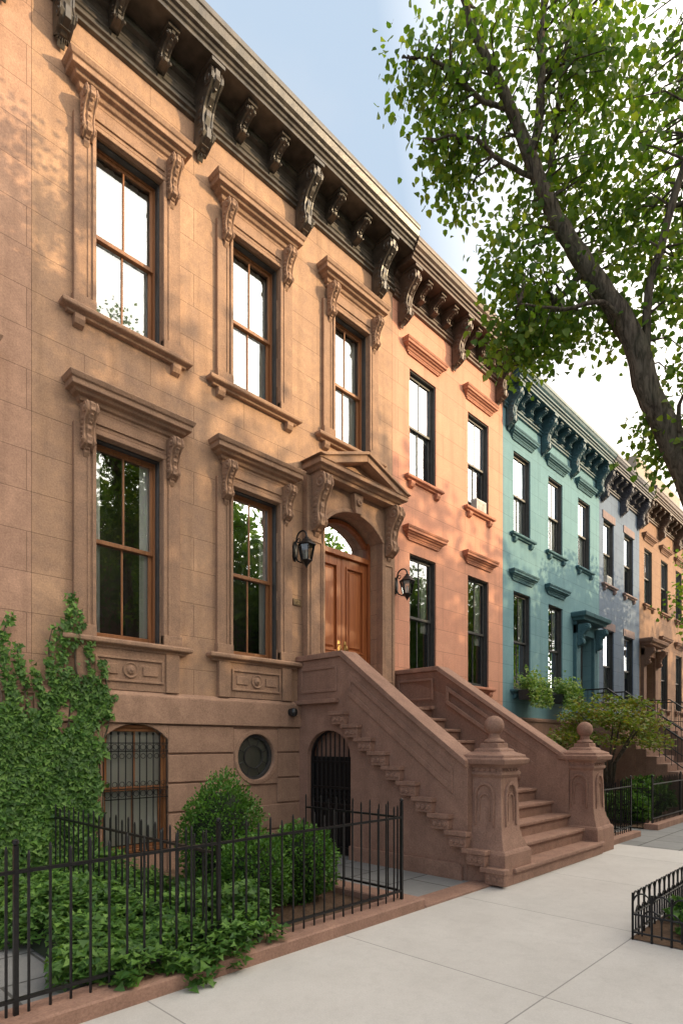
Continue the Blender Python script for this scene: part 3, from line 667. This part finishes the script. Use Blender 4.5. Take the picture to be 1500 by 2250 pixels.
# opposite side of the street
def opposite(x0,x1,H,mat,label):
    h=empty('opposite_house',((x0+x1)/2,-20,0),label,'house','houses across the street')
    mb=MB(); mb.box(x0+.003,x1-.003,-30,-20,0,H)
    make('wall',mb,mat,h); n=3; mb=MB(); g=MB()
    for f in range(3):
        for i in range(n):
            cx=x0+(x1-x0)*(i+.5)/n; z=1.6+f*3.05
            if z+2>H-.6: continue
            mb.box(cx-.55,cx+.55,-20,-19.93,z-.12,z); mb.box(cx-.6,cx+.6,-20,-19.88,z+1.9,z+2.05)
            mb.box(cx-.5,cx-.44,-20,-19.95,z,z+1.9);mb.box(cx+.44,cx+.5,-20,-19.95,z,z+1.9);mb.box(cx-.44,cx+.44,-20,-19.95,z+.92,z+.97)
            g.add([(cx-.44,-19.99,z),(cx+.44,-19.99,z),(cx+.44,-19.99,z+1.9),(cx-.44,-19.99,z+1.9)],[(0,1,2,3)])
    make('window',mb,'trim4',h); make('pane',g,'pane',h)
    mb=MB(); mb.yz([(-20,H-.6),(-19.9,H-.6),(-19.6,H-.3),(-19.4,H-.1),(-19.4,H),(-20,H+.05)],x0,x1); make('cornice',mb,'corn2',h)
oy=[('brick','red brick house across the street'),('brick2','brown stone house across the street')]
hs=[11.2,10.6,11.0,10.4,10.9,11.3,10.5,11.2]
for i in range(8): opposite(-4+7.2*i,-4+7.2*(i+1),hs[i],*oy[i%2])
hb=empty('apartment_building',(56,14,0),'distant beige brick apartment building above the terrace','building')
mb=MB(); mb.box(50,62,9,20,0,24.5); make('wall',mb,'beige',hb); mb=MB()
for f in range(7):
    for i in range(4): mb.box(49.96,50.0,10+i*2.6,11.3+i*2.6,3+f*3,4.8+f*3); mb.box(51+i*2.8,52.3+i*2.8,8.96,9.0,3+f*3,4.8+f*3)
make('window',mb,'pane',hb)

# ============================== ground =======================================
def sheet(name,x0,x1,y0,y1,z,mat):
    mb=MB(); mb.add([(x0,y0,z),(x1,y0,z),(x1,y1,z),(x0,y1,z)],[(0,1,2,3)]); return struct(make(name,mb,mat))
sheet('ground',-300,300,-300,300,-.15,'grd')
mb=MB(); mb.box(-40,90,-7.3,9,-.3,0.0); struct(make('pavement_base',mb,'kerb'))
sheet('sidewalk',-10,10.2,-7.25,-3.38,.004,'walk'); sheet('sidewalk',10.2,60,-7.25,-3.38,.004,'blue')
sheet('yard_paving',-4,60,-3.38,-.02,.004,'blue')
sheet('road',-60,120,-15.3,-7.3,-.146,'road')
mb=MB(); mb.box(-40,90,-7.45,-7.3,-.3,.006); struct(make('kerb',mb,'kerb',bevel=.01))
mb=MB(); mb.box(-60,90,-20,-15.3,-.3,-.0); struct(make('far_sidewalk',mb,'kerb'))
sheet('garden_bed',2.3,4.62,-3.12,-.05,.03,'soil')
sheet('tree_pit',5.3,8.2,-6.7,-5.2,.012,'soil')
mb=MB(); mb.box(-1.5,4.88,-3.40,-3.12,-.02,.105); mb.box(4.62,4.88,-3.12,-1.75,-.02,.10); struct(make('stone_border',mb,'stoop',bevel=.012))
mb=MB(); mb.box(4.885,6.2,-3.40,-3.13,-.02,.03); struct(make('stone_threshold',mb,'stoop',bevel=.008))
mb=MB(); mb.box(9.75,11.35,-3.40,-3.15,-.02,.10); struct(make('stone_border',mb,'stoop',bevel=.01))
mb=MB(); mb.box(12.3,16.3,-3.40,-3.15,-.02,.12); struct(make('stone_border',mb,'stoop',bevel=.01))
sheet('garden_bed',9.75,11.35,-3.15,-.1,.03,'soil'); sheet('garden_bed',12.3,16.3,-3.15,-.1,.03,'soil')

# ============================== fences =======================================
def fence(name,p0,p1,zb,h,sp,label,posts=(0,1),top=.15,r=.0085):
    p0=Vector((*p0,0));p1=Vector((*p1,0)); L=(p1-p0).length; d=(p1-p0)/L; n=max(2,int(L/sp)); nn=Vector((-d.y,d.x,0))
    mb=MB()
    for i in range(n+1):
        p=p0+d*(L*i/n); e=zb+h+(0 if i%2 else -.035)
        mb.tube([(p.x,p.y,zb-.03),(p.x,p.y,e-.02),(p.x,p.y,e)],[r,r,r*.45],6)
    for z in(zb+h-top,zb+.09):
        a=p0+nn*.012;b=p0-nn*.012;c=p1-nn*.012;e=p1+nn*.012
        mb.add([(q.x,q.y,z+dz) for dz in(-.010,.010) for q in(a,b,c,e)],[(0,1,2,3),(4,5,6,7),(0,1,5,4),(1,2,6,5),(2,3,7,6),(3,0,4,7)])
    o=make(name,mb,'iron',origin=(p0.x,p0.y,zb)); tag(o,label,'fence')
    for t in posts:
        p=p0+d*(L*t); q=MB(); q.box(p.x-.013,p.x+.013,p.y-.013,p.y+.013,zb-.03,zb+h+.0); q.lathe([(.010,zb+h+.0),(.019,zb+h+.012),(.017,zb+h+.03),(.002,zb+h+.04)],p.x,p.y,10); make('post',q,'iron',o)
    return o
fence('iron_fence',(-1.4,-3.25),(4.68,-3.25),.10,.97,.118,'long black iron picket fence on brown stone kerb',(0,.42,.645,1))
fence('iron_fence',(2.50,-.1),(2.50,-3.2),.03,.97,.115,'black iron picket fence running through ivy to the house',())
fence('iron_fence',(4.68,-3.2),(4.68,-1.85),.10,.97,.115,'black iron picket fence beside the flagstone path',())
fence('iron_fence',(9.85,-3.27),(11.2,-3.27),.10,.95,.10,'short black iron picket fence beside the stoop pillar',(0,1))
fence('iron_fence',(11.2,-3.2),(11.2,-.2),.03,.95,.10,'black iron picket fence beside coral house yard',())
fence('iron_fence',(12.4,-3.27),(16.2,-3.27),.12,.9,.085,'black iron fence before teal house garden',(0,.5,1))
fence('iron_fence',(12.4,-3.2),(12.4,-.3),.03,.9,.10,'black iron fence dividing the front gardens',())
fence('iron_fence',(18.4,-3.27),(22.0,-3.27),.05,.9,.1,'black iron fence before slate blue house',(0,1))
mb=MB()
def hoops(p0,p1,n):
    p0=Vector((*p0,0));p1=Vector((*p1,0));d=(p1-p0)/n
    for i in range(n+1):
        p=p0+d*i
        mb.tube([(p.x,p.y,.0),(p.x,p.y,.40)],.010,6)
    for i in range(-0,n):
        a=p0+d*i; 
        for off,wd,hh in((0,1.0,.40),(.5,1.0,.27)):
            if off and i==n-1: continue
            q=a+d*off; pts=[(q.x,q.y,.05)]+[(q.x+d.x*wd*(.5-.5*math.cos(math.pi*k/10)),q.y+d.y*wd*(.5-.5*math.cos(math.pi*k/10)),hh-.10+.10*math.sin(math.pi*k/10)) for k in range(11)]+[(q.x+d.x*wd,q.y+d.y*wd,.05)]
            mb.tube(pts,.0075,6)
    for z in(.07,.22): mb.tube([p0+Vector((0,0,z)),p1+Vector((0,0,z))],.009,6)
hoops((5.3,-5.22),(8.2,-5.22),20); hoops((5.3,-5.22),(5.3,-6.7),10)
tag(make('tree_guard',mb,'iron',origin=(6.7,-5.9,0)),'low black iron hoop guard around the tree pit','tree guard')

# ============================== wall fittings ================================
def lantern(x,y,z,label,s=1.25):
    mb=MB()
    def P(a,b,c): return (x+a*s,y+b*s,z+c*s)
    mb.disc([(.06,0),(.06,.02),(.03,.03)],lambda a,b,d:P(a*.7,-d,-.04+b*2.1),14)
    C=[P(0,-.02,-.02),P(0,-.03,.08)]+[P(0,-.13+.09*math.cos(math.pi*k/12),.10+.085*math.sin(math.pi*k/12)) for k in range(13)]
    mb.tube(C+[P(0,-.22,.07)],.011*s,8)
    mb.tube([P(0,-.075+.025*math.cos(k),.08+.025*math.sin(k)) for k in np.linspace(0,6.2,12)],.006*s,6)
    mb.tube([P(0,-.02,-.10),P(0,-.06,-.17),P(0,-.12,-.20),P(0,-.17,-.215),P(0,-.21,-.21)],.010*s,8)
    cy=y-.22*s; L=lambda pr: [(r*s,z+h*s) for r,h in pr]
    mb.lathe(L([(.012,.10),(.03,.085),(.028,.07),(.055,.06),(.075,.03),(.11,.005),(.12,-.01),(.105,-.02)]),x,cy,6)
    mb.lathe(L([(.066,-.19),(.075,-.20),(.045,-.225),(.025,-.25),(.018,-.26),(.002,-.29)]),x,cy,6)
    for i in range(6):
        a=2*math.pi*i/6; mb.tube([(x+.103*s*math.cos(a),cy+.103*s*math.sin(a),z-.015*s),(x+.066*s*math.cos(a),cy+.066*s*math.sin(a),z-.195*s)],.007*s,5)
    o=make('wall_lantern',mb,'iron',origin=(x,y,z-.28),smooth=True,ang=40); tag(o,label,'lantern','lanterns beside the front door')
    g=MB(); g.lathe(L([(.097,-.018),(.062,-.19)]),x,cy,6); make('lantern_glass',g,'lampg',o)
    g=MB(); g.lathe(L([(.014,-.19),(.014,-.10),(.002,-.07)]),x,cy,8); make('candle',g,'white',o)
lantern(6.14,0,4.68,'black iron scroll lantern on brownstone wall beside the door'); lantern(8.62,0,4.62,'black iron scroll lantern on coral wall beside the door')
mb=MB(); mb.disc([(.06,0),(.06,.03),(.05,.035)],lambda a,b,d:(5.99+a,-.085-d,2.13+b),16); mb.lathe([(.06,2.13),(.058,2.10),(.04,2.07),(.002,2.055)],5.99,-.15,14); mb.lathe([(.002,2.20),(.05,2.18),(.062,2.13)],5.99,-.15,14)
tag(make('security_camera',mb,'plastic',smooth=True),'small black dome security camera on brownstone wall','camera')
mb=MB(); mb.box(6.10,6.26,-.02,0,3.80,3.90); pl=make('house_number_plaque',mb,'plaque',bevel=.003); tag(pl,'small bronze house number plaque on brownstone wall','plaque')
cu=bpy.data.curves.new('digits','FONT'); cu.body='152'; cu.size=.075; cu.extrude=.003; cu.align_x='CENTER'
to=bpy.data.objects.new('digits',cu); COL.objects.link(to); dg=bpy.context.evaluated_depsgraph_get(); dg.update(); tm=bpy.data.meshes.new_from_object(to.evaluated_get(dg)); bpy.data.objects.remove(to)
td=bpy.data.objects.new('number_digits',tm); COL.objects.link(td); tm.materials.clear(); tm.materials.append(M['dimbrass']); td.parent=pl; td.rotation_euler=(math.pi/2,0,0); td.location=(0,-.014,.023)
for cx,z,l in((11.60,6.76,'white air conditioner in upper coral house window'),(19.2,6.62,'white air conditioner in upper slate blue house window')):
    mb=MB(); mb.box(cx-.20,cx+.20,-.03,.12,z,z+.26)
    for i in range(8): mb.box(cx-.18,cx+.18,-.038,-.03,z+.025+i*.027,z+.038+i*.027)
    tag(make('air_conditioner',mb,'white',bevel=.01),l,'air conditioner')

# ============================== vegetation ===================================
ROOTD=Vector((6.75,-5.75,0)); LA=Vector((.6947,-.7193,0)); LB=Vector((.7193,.6947,0))
def TP(a,b,h): return ROOTD+LA*a+LB*b+Vector((0,0,h))
tree=empty('linden_tree',tuple(ROOTD),'leaning street tree with dark forked trunk in iron-guarded pit','tree')
sk=[]
mb=MB()
def limb(pts,rs,n=12,sub=4):
    P=[TP(*p) for p in pts]; out=[];rr=[]
    for i in range(len(P)-1):
        p0=P[max(i-1,0)];p1=P[i];p2=P[i+1];p3=P[min(i+2,len(P)-1)]
        for k in range(sub):
            t=k/sub; out.append(.5*((2*p1)+(p2-p0)*t+(2*p0-5*p1+4*p2-p3)*t*t+(3*p1-p0-3*p2+p3)*t**3)+Vector((R.uniform(-1,1),R.uniform(-1,1),0))*.012); rr.append(.82*(rs[i]*(1-t)+rs[i+1]*t)*(1+.07*math.sin(7*i+3*k)))
    out.append(P[-1]);rr.append(rs[-1]); mb.tube(out,rr,n); sk.extend(out)
limb([(.05,0,-.05),(-.02,0,.5),(-.08,0,1.5),(-.24,0,2.9),(-.44,0,3.98),(-.87,0,4.93),(-1.11,0,5.63),(-1.48,.02,6.19),(-1.79,.04,6.72),(-2.03,.06,7.37),(-2.27,.1,7.98),(-2.57,.12,8.67),(-2.79,.15,9.41)],[.28,.21,.18,.165,.155,.14,.12,.102,.09,.078,.06,.045,.03])
limb([(-2.0,.06,7.3),(-1.90,.1,7.9),(-1.87,.2,8.5),(-1.80,.3,9.3)],[.055,.05,.04,.03],9)
limb([(-1.02,0,5.4),(-1.22,.3,6.1),(-1.46,.5,6.8),(-1.62,.6,7.4),(-1.55,.7,8.3),(-1.4,.7,9.3)],[.08,.075,.068,.055,.04,.02],9)
limb([(-.95,0,5.1),(-.95,-.1,5.9),(-.80,-.2,6.6),(-.62,-.3,7.4),(-.5,-.3,8.6)],[.05,.045,.042,.035,.02],9)
limb([(-.44,0,3.7),(-.1,.3,4.9),(.2,.6,6.0),(.3,.8,7.4)],[.08,.07,.055,.03],9)
limb([(-2.2,.1,7.8),(-2.55,.1,7.95),(-2.9,.0,8.15),(-3.25,0,8.2)],[.035,.028,.02,.008],6)
limb([(-1.95,.05,7.1),(-2.3,.0,7.2),(-2.65,-.1,7.35),(-3.0,-.1,7.3)],[.035,.028,.02,.008],6)
limb([(-1.48,.02,6.19),(-1.75,.2,6.0),(-2.0,.4,5.8),(-2.15,.5,5.45)],[.04,.03,.022,.008],6)
limb([(-1.1,.0,5.6),(-1.4,-.15,5.75),(-1.8,-.2,5.65),(-2.2,-.2,5.7)],[.035,.028,.02,.008],6)
limb([(-.6,0,4.35),(-.75,-.25,4.75),(-.75,-.4,4.75),(-.8,-.5,4.5)],[.03,.022,.016,.008],6)
ELL=[(-2.96,8.12,.50,.40,.35,20),(-2.40,8.35,.62,.75,.6,24),(-1.30,8.3,1.05,1.0,.9,60),(-2.72,7.36,.44,.36,.35,20),(-1.95,7.35,.62,.62,.6,19),(-1.0,6.95,.85,.9,.8,46),(-2.12,6.35,.36,.34,.3,14),(-1.70,5.90,.72,.40,.6,40),(-2.05,5.55,.42,.30,.3,20),(-.70,6.06,.6,.5,.6,22),(-.60,4.62,.36,.30,.25,20),(-1.66,9.6,1.5,.8,1.0,36),(-.30,7.5,.9,1.3,.9,38),(.6,7.4,1.0,1.6,1.0,26),(-.25,5.3,.45,.5,.4,18)]
CL=[]
for a,h,ra,rh,rb,n in ELL:
    for _ in range(n):
        v=NR.normal(size=3); v/=np.linalg.norm(v); v*=NR.random()**(1/2.2)
        b_=abs(v[1]*rb)*(1 if R.random()<.66 else -.7)      # most sprays sit behind the leading limbs
        CL.append(TP(a+v[0]*ra,b_+.12,h+v[2]*rh))
SK=np.array([tuple(p) for p in sk]); C=[];S=[];D=[];Nn=[]
for i,c in enumerate(CL):
    ca=np.array(c); dist=np.linalg.norm(SK-ca,axis=1)+np.maximum(0,(SK[:,2]-ca[2]))*.8; j=int(dist.argmin()); s=Vector(SK[j])
    if SK[j][2]>3.6 and dist[j]<2.0:
        mid=(s+c)/2+Vector(((R.random()-.5)*.15,(R.random()-.5)*.15,.08)); mb.tube([s,(s+mid)/2,mid,c],[.013,.010,.007,.003],5)
    n=int(R.uniform(22,42)); off=rnd(n)*np.array([.14,.14,.11]); off*=np.minimum(1,.32/np.maximum(np.linalg.norm(off,axis=1),.01))[:,None]; C.append(ca+off); S.append(NR.uniform(.046,.082,n))
    D.append(rnd(n)*.7+np.array([0,0,-.75])+off*1.5); Nn.append(rnd(n)*.8+np.array([0,0,.7]))
make('trunk',mb,'bark',tree,smooth=True,ang=180)
C=np.concatenate(C)
leafmesh('crown',C,np.concatenate(S),np.concatenate(D),np.concatenate(Nn),HEART,['leaf'],tree,tuple(TP(-1,0,5)))
def gtree(x,y,h,cz,r,rz,nl,mat,label,name='street_tree',group=None,ls=.16,seed=0,cn=120):
    t=empty(name,(x,y,0),label,'tree',group); mb=MB(); rr=random.Random(seed)
    mb.tube([(x,y,-.1),(x+.05,y,h*.2),(x-.05,y+.05,cz-rz*.6),(x,y,cz),(x+.05,y,cz+rz*.6)],[.24,.17,.14,.09,.03],10)
    for k in range(9):
        a=k*2.4+rr.random(); z=cz-rz*.6+rz*.9*k/9
        mb.tube([(x,y,z),(x+math.cos(a)*r*.4,y+math.sin(a)*r*.4,z+rz*.2),(x+math.cos(a)*r*.8,y+math.sin(a)*r*.8,z+rz*.35)],[.06,.04,.012],6)
    make('trunk',mb,'bark',t,smooth=True,ang=180)
    cc=NR.normal(size=(cn,3)); cc/=np.linalg.norm(cc,axis=1,keepdims=True); cc*=(NR.random((cn,1))**(1/2.4))*np.array([r,r,rz]); cc+=np.array([x,y,cz])
    k=nl//cn; C=np.repeat(cc,k,0)+rnd(cn*k)*r*.11; n=len(C)
    leafmesh('crown',C,NR.uniform(ls*.7,ls*1.2,n),rnd(n)*.7+np.array([0,0,-.6]),rnd(n)*.8+np.array([0,0,.7]),HEART,[mat],t,(x,y,cz)); return t
gtree(20.9,-4.3,8,6.3,2.8,2.4,9000,'leaf','leafy green street tree beside the distant houses',seed=3,ls=.13,cn=170)
src=gtree(15,-16.2,12,9.2,3.8,4.1,6800,'leaf2','leafy street tree across the road','opposite_tree','trees across the road',.24,5,100)
for i,(x,y,s) in enumerate([(8.0,-16.2,.97),(22.0,-16.4,1.0),(29,-16.4,.97),(37,-16.4,1.0),(1.0,-16.2,.95)]):
    o=src.copy(); COL.objects.link(o); o.location=(x,y,0); o.scale=(s,s,s); o.rotation_euler=(0,0,i*1.3)
    for ch in src.children:
        c=ch.copy(); COL.objects.link(c); c.parent=o
def bush(x,y,z0,rx,rz,n,label,mat='box',ls=.034,name='boxwood_shrub',tpl=OVAL,lump=.12):
    cz=z0+rz; v=unit(rnd(n)); 
    lum=1+lump*np.sin(v[:,0]*5+x*9)*np.cos(v[:,2]*6+y*7)+lump*.6*np.sin(v[:,1]*11+v[:,2]*9)+lump*.35*np.sin(v[:,0]*23)*np.sin(v[:,2]*21+v[:,1]*17)
    rad=(NR.uniform(.80,1.04,n)+np.maximum(0,NR.normal(size=n))*.045)*lum; C=v*rad[:,None]*np.array([rx,rx,rz])+np.array([x,y,cz]); C[:,2]=np.maximum(C[:,2],z0+.01)
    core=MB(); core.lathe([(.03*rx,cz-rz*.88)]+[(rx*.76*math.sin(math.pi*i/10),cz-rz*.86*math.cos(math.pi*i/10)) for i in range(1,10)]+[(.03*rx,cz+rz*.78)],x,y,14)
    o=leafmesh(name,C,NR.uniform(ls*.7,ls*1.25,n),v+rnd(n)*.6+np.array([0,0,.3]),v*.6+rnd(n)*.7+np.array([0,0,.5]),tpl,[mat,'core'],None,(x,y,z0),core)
    return tag(o,label,'shrub')
bush(3.62,-1.70,.03,.40,.61,9000,'tall rounded boxwood shrub in the mulched garden bed')
bush(4.16,-2.32,.03,.36,.38,8000,'round clipped boxwood ball beside the iron fence')
bush(3.45,-2.45,.03,.33,.37,7000,'rounded boxwood shrub behind the iron fence')
for x,y,rx,rz in((10.3,-2.4,.45,.35),(10.7,-1.2,.4,.4),(13.0,-2.6,.45,.30),(14.6,-2.5,.5,.35),(15.6,-2.2,.45,.4),(19.5,-2.5,.5,.45),(21,-2.3,.5,.4)):
    bush(x,y,.03,rx,rz,1500,'loose green shrub in the front garden','ivy',.08,'garden_shrub',IVY,.25)
for x,y in((5.75,-5.6),(6.15,-5.45),(6.3,-6.1),(7.2,-5.5)):
    bush(x,y,.01,.15,.10,420,'low green perennial clump in the tree pit','ivy',.055,'pit_plant',IVY,.3)
# ivy on wall
n=17000
X=NR.uniform(1.9,3.35,n*4); Z=NR.uniform(0.0,3.5,n*4)
wob=X+.05*np.sin(Z*5.3)
def top(x,z=2.8):
    b=np.interp(x,[1.9,2.1,2.3,2.6,2.9,3.1,3.22,3.32],[2.0,2.2,2.1,2.35,2.42,2.38,2.25,1.9])
    for c,w_,h_ in((2.06,.04,3.02),(2.20,.03,2.72),(2.34,.028,2.5),(2.52,.035,2.95),(2.66,.042,3.34),(2.80,.04,3.20),(2.96,.034,2.85),(3.12,.034,2.62)):
        b=np.where(np.abs(x-c)<w_*1.45,np.maximum(b,h_),b)
    return b
right=np.interp(Z,[0,.5,1.0,1.5,1.9,2.2,2.5,3.4],[2.96,2.98,3.0,3.03,3.10,3.22,3.24,3.3])+.04*np.sin(Z*17)
gapn=np.sin(X*9+Z*3)*np.sin(Z*6-X*5)+.35*np.sin(X*31)*np.sin(Z*27)
dens=np.clip((3.0-Z)/1.2,.32,1.0)*np.where((Z>1.7)&(gapn>.45),.08,1)
T_=top(wob)
ok=(Z<T_+NR.normal(size=n*4)*.03)&(X<right+NR.normal(size=n*4)*.03)&(NR.random(n*4)<dens)
X=X[ok][:n];Z=Z[ok][:n];n=len(X)
thick=.03+.12*np.clip((2.0-Z)/1.5,0,1)*(.55+.45*np.sin(X*13)*np.sin(Z*8))
Y=-.09-NR.random(n)*thick
C=np.stack([X,Y,Z],1)
core=MB()
for x,h_ in((2.06,3.0),(2.20,2.7),(2.34,2.5),(2.52,2.95),(2.66,3.3),(2.80,3.2),(2.96,2.8),(3.12,2.6),(1.96,2.3)):
    pts=[(min(x,2.9),-.09,.0)]
    for k in range(1,15): z=h_*k/14; pts.append((x-.05*math.sin(z*5.3)-max(0,x-2.95)*max(0,1-z/1.8),-.09,z))
    core.tube(pts,[.009]*14+[.003],5)
o=leafmesh('climbing_ivy',C,NR.uniform(.032,.070,n),rnd(n)*.45+np.array([0,-.25,-.8]),rnd(n)*.35+np.array([-.1,-1,.45]),IVY,['ivy','bark'],None,(2.6,0,0),core); tag(o,'dense green ivy climbing the brownstone wall','ivy')
# ground ivy
n=20000; X=NR.uniform(1.45,3.6,n*2); Y=NR.uniform(-3.55,-.25,n*2)
ok=(X<3.25+.25*np.sin(Y*2.3)+NR.normal(size=2*n)*.05)&(X>1.62+.12*np.sin(Y*5))&(Y>-3.42-.07*np.sin(X*6)-.05*np.sin(X*15))
X=X[ok][:n];Y=Y[ok][:n];n=len(X)
H=.29+.10*np.sin(X*3.3+1)*np.sin(Y*2.7)+.06*np.sin(X*9)*np.sin(Y*8)+.03*np.sin(X*23)*np.sin(Y*19)
ed=np.clip((Y+3.52)/.42,0,1)*np.clip((X-1.5)/.4,0,1); H=H*(.25+.75*np.sqrt(ed))+.04
Z=H-NR.random(n)**2*.18+NR.normal(size=n)*.018; Z=np.maximum(Z,.03); Z=np.where((Y<-3.1)&(Y>-3.42),np.maximum(Z,.13),Z)
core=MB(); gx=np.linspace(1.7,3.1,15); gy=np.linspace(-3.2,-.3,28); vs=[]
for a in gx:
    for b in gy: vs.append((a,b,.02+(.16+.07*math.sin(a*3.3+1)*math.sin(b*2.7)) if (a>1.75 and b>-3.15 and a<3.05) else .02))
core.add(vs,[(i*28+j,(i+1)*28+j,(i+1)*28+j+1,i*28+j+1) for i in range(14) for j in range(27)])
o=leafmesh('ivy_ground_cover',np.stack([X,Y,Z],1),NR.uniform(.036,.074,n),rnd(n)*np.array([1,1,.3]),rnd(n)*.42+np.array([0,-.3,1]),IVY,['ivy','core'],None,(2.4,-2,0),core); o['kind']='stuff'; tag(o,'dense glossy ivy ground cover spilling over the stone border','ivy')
# maple
mx_,my_=14.5,-1.7
t=empty('maple_tree',(mx_,my_,0),'small layered maple with yellow-green leaves in garden','tree'); mb=MB()
for k in range(7):
    a=k*.9+.3; mb.tube([(mx_,my_,0),(mx_+.15*math.cos(a),my_+.15*math.sin(a),1.2),(mx_+.9*math.cos(a),my_+.7*math.sin(a),2.1),(mx_+1.4*math.cos(a),my_+1.0*math.sin(a),2.35)],[.045,.03,.02,.006],6)
make('trunk',mb,'bark',t,smooth=True,ang=180)
cc=[]
for k in range(80):
    a=R.uniform(0,6.28); r=math.sqrt(R.random()); cc.append((mx_+1.7*r*math.cos(a),my_+1.1*r*math.sin(a),2.75-.75*r*r+R.uniform(-.6,.12)))
C=np.repeat(np.array(cc),70,0)+rnd(5600)*np.array([.17,.17,.05]); n=len(C)
leafmesh('crown',C,NR.uniform(.05,.09,n),rnd(n)*np.array([1,1,.4])+np.array([0,0,-.3]),rnd(n)*.4+np.array([0,0,1]),HEART,['maple'],t,(mx_,my_,1.5))
for cx in(13.53,15.40):
    mb=MB(); mb.xz([(cx-.48,2.93),(cx+.48,2.93),(cx+.42,2.70),(cx-.42,2.70)],-.40,-.135); b=make('window_box',mb,'dark',bevel=.006); tag(b,'dark window box with trailing variegated plants','window box','window boxes on the teal house')
    n=1500; C=np.stack([NR.uniform(cx-.55,cx+.55,n),NR.uniform(-.52,-.12,n),2.95+np.abs(NR.normal(size=n))*.17],1); k=NR.random(n)<.4; C[k,1]=-.43-NR.random(k.sum())*.12; C[k,2]=2.98-NR.random(k.sum())*.45
    leafmesh('foliage',C,NR.uniform(.05,.10,n),rnd(n)+np.array([0,-.3,.2]),rnd(n)*.5+np.array([0,-.4,1]),IVY,['varieg'],b,(cx,-.2,2.93))

# ============================== camera, light ================================
cam=bpy.data.cameras.new('camera'); co=bpy.data.objects.new('camera',cam); COL.objects.link(co); scene.camera=co
co.location=(0,-6.94,1.65); co.rotation_euler=(math.radians(90),0,math.radians(-46.0))
cam.sensor_fit='HORIZONTAL'; cam.sensor_width=36; cam.lens=36*1310/1500; cam.shift_y=.34; cam.clip_end=1500
EL=math.radians(17); AZ=math.radians(140)
sd=Vector((math.sin(AZ)*math.cos(EL),math.cos(AZ)*math.cos(EL),math.sin(EL)))
sl=bpy.data.lights.new('sun','SUN'); sl.energy=5.0; sl.angle=math.radians(.5); sl.color=(1.0,.73,.41)
so=bpy.data.objects.new('sun',sl); COL.objects.link(so); so.rotation_euler=(-sd).to_track_quat('-Z','Y').to_euler(); so.location=sd*60
wd=bpy.data.worlds.new('World'); scene.world=wd; wd.use_nodes=True; nt=wd.node_tree
for n in list(nt.nodes): nt.nodes.remove(n)
out=nt.nodes.new('ShaderNodeOutputWorld'); bg=nt.nodes.new('ShaderNodeBackground'); sky=nt.nodes.new('ShaderNodeTexSky')
sky.sky_type='NISHITA'; sky.sun_disc=False; sky.sun_elevation=EL; sky.sun_rotation=AZ; sky.dust_density=1.5; sky.air_density=1.0; sky.ozone_density=1.0
tc=nt.nodes.new('ShaderNodeTexCoord'); G=tc.outputs['Generated']
mp_=nd(nt,'ShaderNodeMapping',{'Vector':G,'Scale':(1.6,1.6,3.5)})
cn=nd(nt,'ShaderNodeTexNoise',{'Vector':mp_.outputs[0],'Scale':1.9,'Detail':9,'Roughness':.55,'Distortion':.4})
sz=nd(nt,'ShaderNodeSeparateXYZ',{0:G})
hz=ramp(nt,sz.outputs[2],0.05,.62,1.0,0.0)
base=mixc(nt,hz,(4.0,4.95,6.1),(5.2,5.5,5.9))      # thin summer haze over the clear sky
base=mixc(nt,.93,sky.outputs[0],base)
cl=mth(nt,'MULTIPLY',ramp(nt,cn.outputs[0],.48,.72,0,.7),ramp(nt,sz.outputs[2],.25,.75,1.0,.3))
base=mixc(nt,cl,base,(6.0,6.05,6.1))
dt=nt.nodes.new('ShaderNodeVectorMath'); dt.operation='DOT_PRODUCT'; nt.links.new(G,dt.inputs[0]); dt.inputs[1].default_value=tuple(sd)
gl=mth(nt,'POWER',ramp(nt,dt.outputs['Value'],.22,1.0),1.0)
col=mixc(nt,gl,base,(38.0,33.5,28.0))                # sky glow added around the low sun, raised to fill the shade
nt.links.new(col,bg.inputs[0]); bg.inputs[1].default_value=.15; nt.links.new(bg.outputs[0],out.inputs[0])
